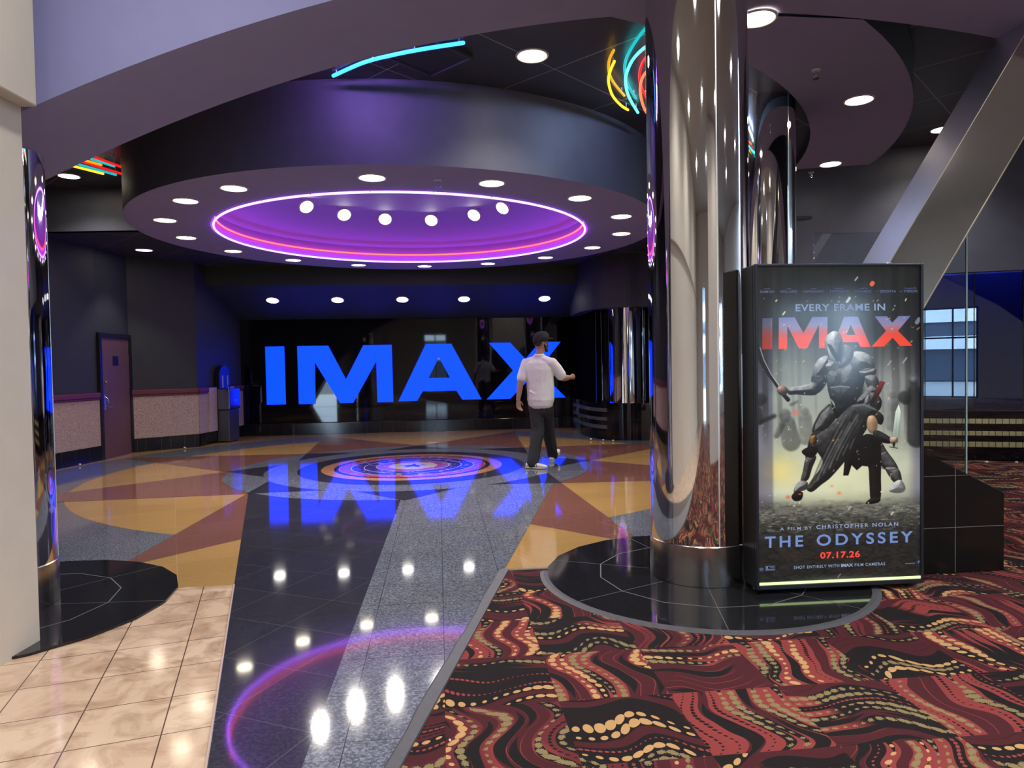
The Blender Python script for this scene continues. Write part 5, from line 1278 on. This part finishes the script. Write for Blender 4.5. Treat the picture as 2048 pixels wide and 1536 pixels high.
# polo shirt: trunk, sleeves, collar
TS = [([V3((0.008, -0.01, 0.975)), V3((0.01, -0.01, 1.10)), V3((0.0, -0.005, 1.25)), V3((-0.005, 0.0, 1.40)), V3((-0.005, 0.0, 1.50)), V3((0.0, 0.0, 1.555))],
       [(0.208, 0.150), (0.206, 0.142), (0.210, 0.138), (0.220, 0.138), (0.196, 0.118), (0.110, 0.085)], SD)]
TS.append(([shL + V3((0.02, 0, 0.0)), neck + V3((0, 0, -0.045)), shR - V3((0.02, 0, 0.0))], [0.068, 0.076, 0.068], None))
sl = shL.lerp(elL, 0.80); sr = shR.lerp(elR, 0.80)
TS.append(([shL, shL.lerp(elL, 0.4), sl], [0.074, 0.077, 0.074], None)); TS.append(([shR, shR.lerp(elR, 0.4), sr], [0.074, 0.079, 0.078], None))
for p_, q_ in ((V3((0.16, -0.125, 1.12)), V3((0.02, -0.150, 1.03))), (V3((-0.15, -0.075, 1.10)), V3((-0.02, -0.135, 1.02)))):
    TS.append(([p_, p_.lerp(q_, 0.5) - V3((0, 0.008, 0)), q_], [0.010, 0.014, 0.010], None))
shirt = blobmesh('polo_shirt', TS, cloth_w, pe, 0.008, 3, disp=(0.16, 0.016))
b = MB()
for k, (r_, z_) in enumerate(((0.080, 0),)):
    pts = [neck + SD * (0.080 * math.cos(a)) + FD * (0.074 * math.sin(a)) + V3((0.004, 0, -0.008 - 0.016 * math.sin(a))) for a in np.linspace(0, 2 * PI, 25)[:-1]]
    b.tube(pts, [(0.022, 0.012)] * 24, 10, closed=True, side=(0, 0, 1))
b.build('collar', cloth_w, shirt, smooth=True)
# trousers, loose and straight
TT = [([V3((0.012, 0.0, 1.03)), V3((0.012, 0, 0.95)), V3((0.012, 0.01, 0.86))], [(0.160, 0.108), (0.178, 0.122), (0.168, 0.118)], SD)]
cN, cF = anN + V3((0.012, 0.01, -0.02)), anF + V3((-0.01, -0.01, -0.02))
TT.append(([hipN, hipN.lerp(knN, 0.5) + V3((0, 0, 0)), knN, knN.lerp(cN, 0.5), cN], [0.108, 0.106, 0.095, 0.090, 0.088], None))
TT.append(([hipF, hipF.lerp(knF, 0.5), knF, knF.lerp(cF, 0.5), cF], [0.108, 0.104, 0.092, 0.086, 0.082], None))
for p_, q_ in ((V3((-0.10, -0.05, 0.90)), V3((0.02, -0.06, 0.70))), (V3((-0.09, -0.06, 0.55)), V3((0.03, -0.06, 0.48))), (V3((-0.15, -0.10, 0.24)), V3((-0.02, -0.13, 0.18)))):
    TT.append(([p_, q_], [0.012, 0.010], None))
blobmesh('trousers', TT, cloth_k, pe, 0.009, 3, disp=(0.14, 0.022))
# shoes: white low trainers with dark stripes
def shoe(ank, toe, up_):
    d = toe.normalized(); s_ = d.cross(up_).normalized(); u_ = s_.cross(d).normalized()
    h0 = ank - d * 0.055
    T = [([h0 + u_ * 0.045, h0 + d * 0.08 + u_ * 0.048, h0 + d * 0.16 + u_ * 0.040, h0 + d * 0.225 + u_ * 0.032, h0 + d * 0.262 + u_ * 0.028], [(0.036, 0.044), (0.038, 0.046), (0.036, 0.050), (0.030, 0.048), (0.024, 0.036)], None)]
    T = [(p, [(b_, a_) if False else (a_, b_) for a_, b_ in r], u_) for p, r, _ in T]
    T.append(([h0 + d * 0.02 + u_ * 0.055, h0 + d * 0.05 + u_ * 0.095], [0.042, 0.040], None))
    o = blobmesh('shoe', T, plain('white_leather', (0.72, 0.70, 0.64), 0.5), pe, 0.006, 2)
    b = MB(); pts = []
    n = 14
    outl = [(-0.045, 0.0), (-0.035, 0.034), (0.04, 0.042), (0.14, 0.050), (0.21, 0.048), (0.265, 0.028), (0.282, 0.0), (0.265, -0.028), (0.21, -0.046), (0.14, -0.044), (0.04, -0.038), (-0.035, -0.032)]
    vs = [tuple(h0 + d * (x + 0.0) + s_ * y + u_ * z) for z in (0.0, 0.024) for x, y in outl]; m_ = len(outl)
    b.add(vs, [tuple(range(m_))[::-1], tuple(range(m_, 2 * m_))] + [(i, (i + 1) % m_, m_ + (i + 1) % m_, m_ + i) for i in range(m_)])
    b.build('sole', plain('cream_rubber_sole', (0.66, 0.62, 0.52), 0.6), o, bevel=0.006)
    b = MB()
    for sg in (-1, 1):
        for k in range(3):
            x = 0.085 + 0.032 * k
            b.tube([h0 + d * x + s_ * (0.045 * sg) + u_ * 0.026, h0 + d * (x - 0.008) + s_ * (0.049 * sg) + u_ * 0.048, h0 + d * (x - 0.026) + s_ * (0.034 * sg) + u_ * 0.078], 0.0055, 8)
    b.build('stripe', plain('dark_stripe', (0.02, 0.025, 0.03), 0.5), o, smooth=True)
shoe(V3((anN.x + 0.0, anN.y, 0.0)), V3((0.93, -0.36, 0)), V3((0, 0, 1)))
tdir = V3((0.42, 0.78, 0.42)).normalized()
shoe(V3((anF.x, anF.y, 0.022)), tdir, V3((0, 0, 1)) - tdir * tdir.z)
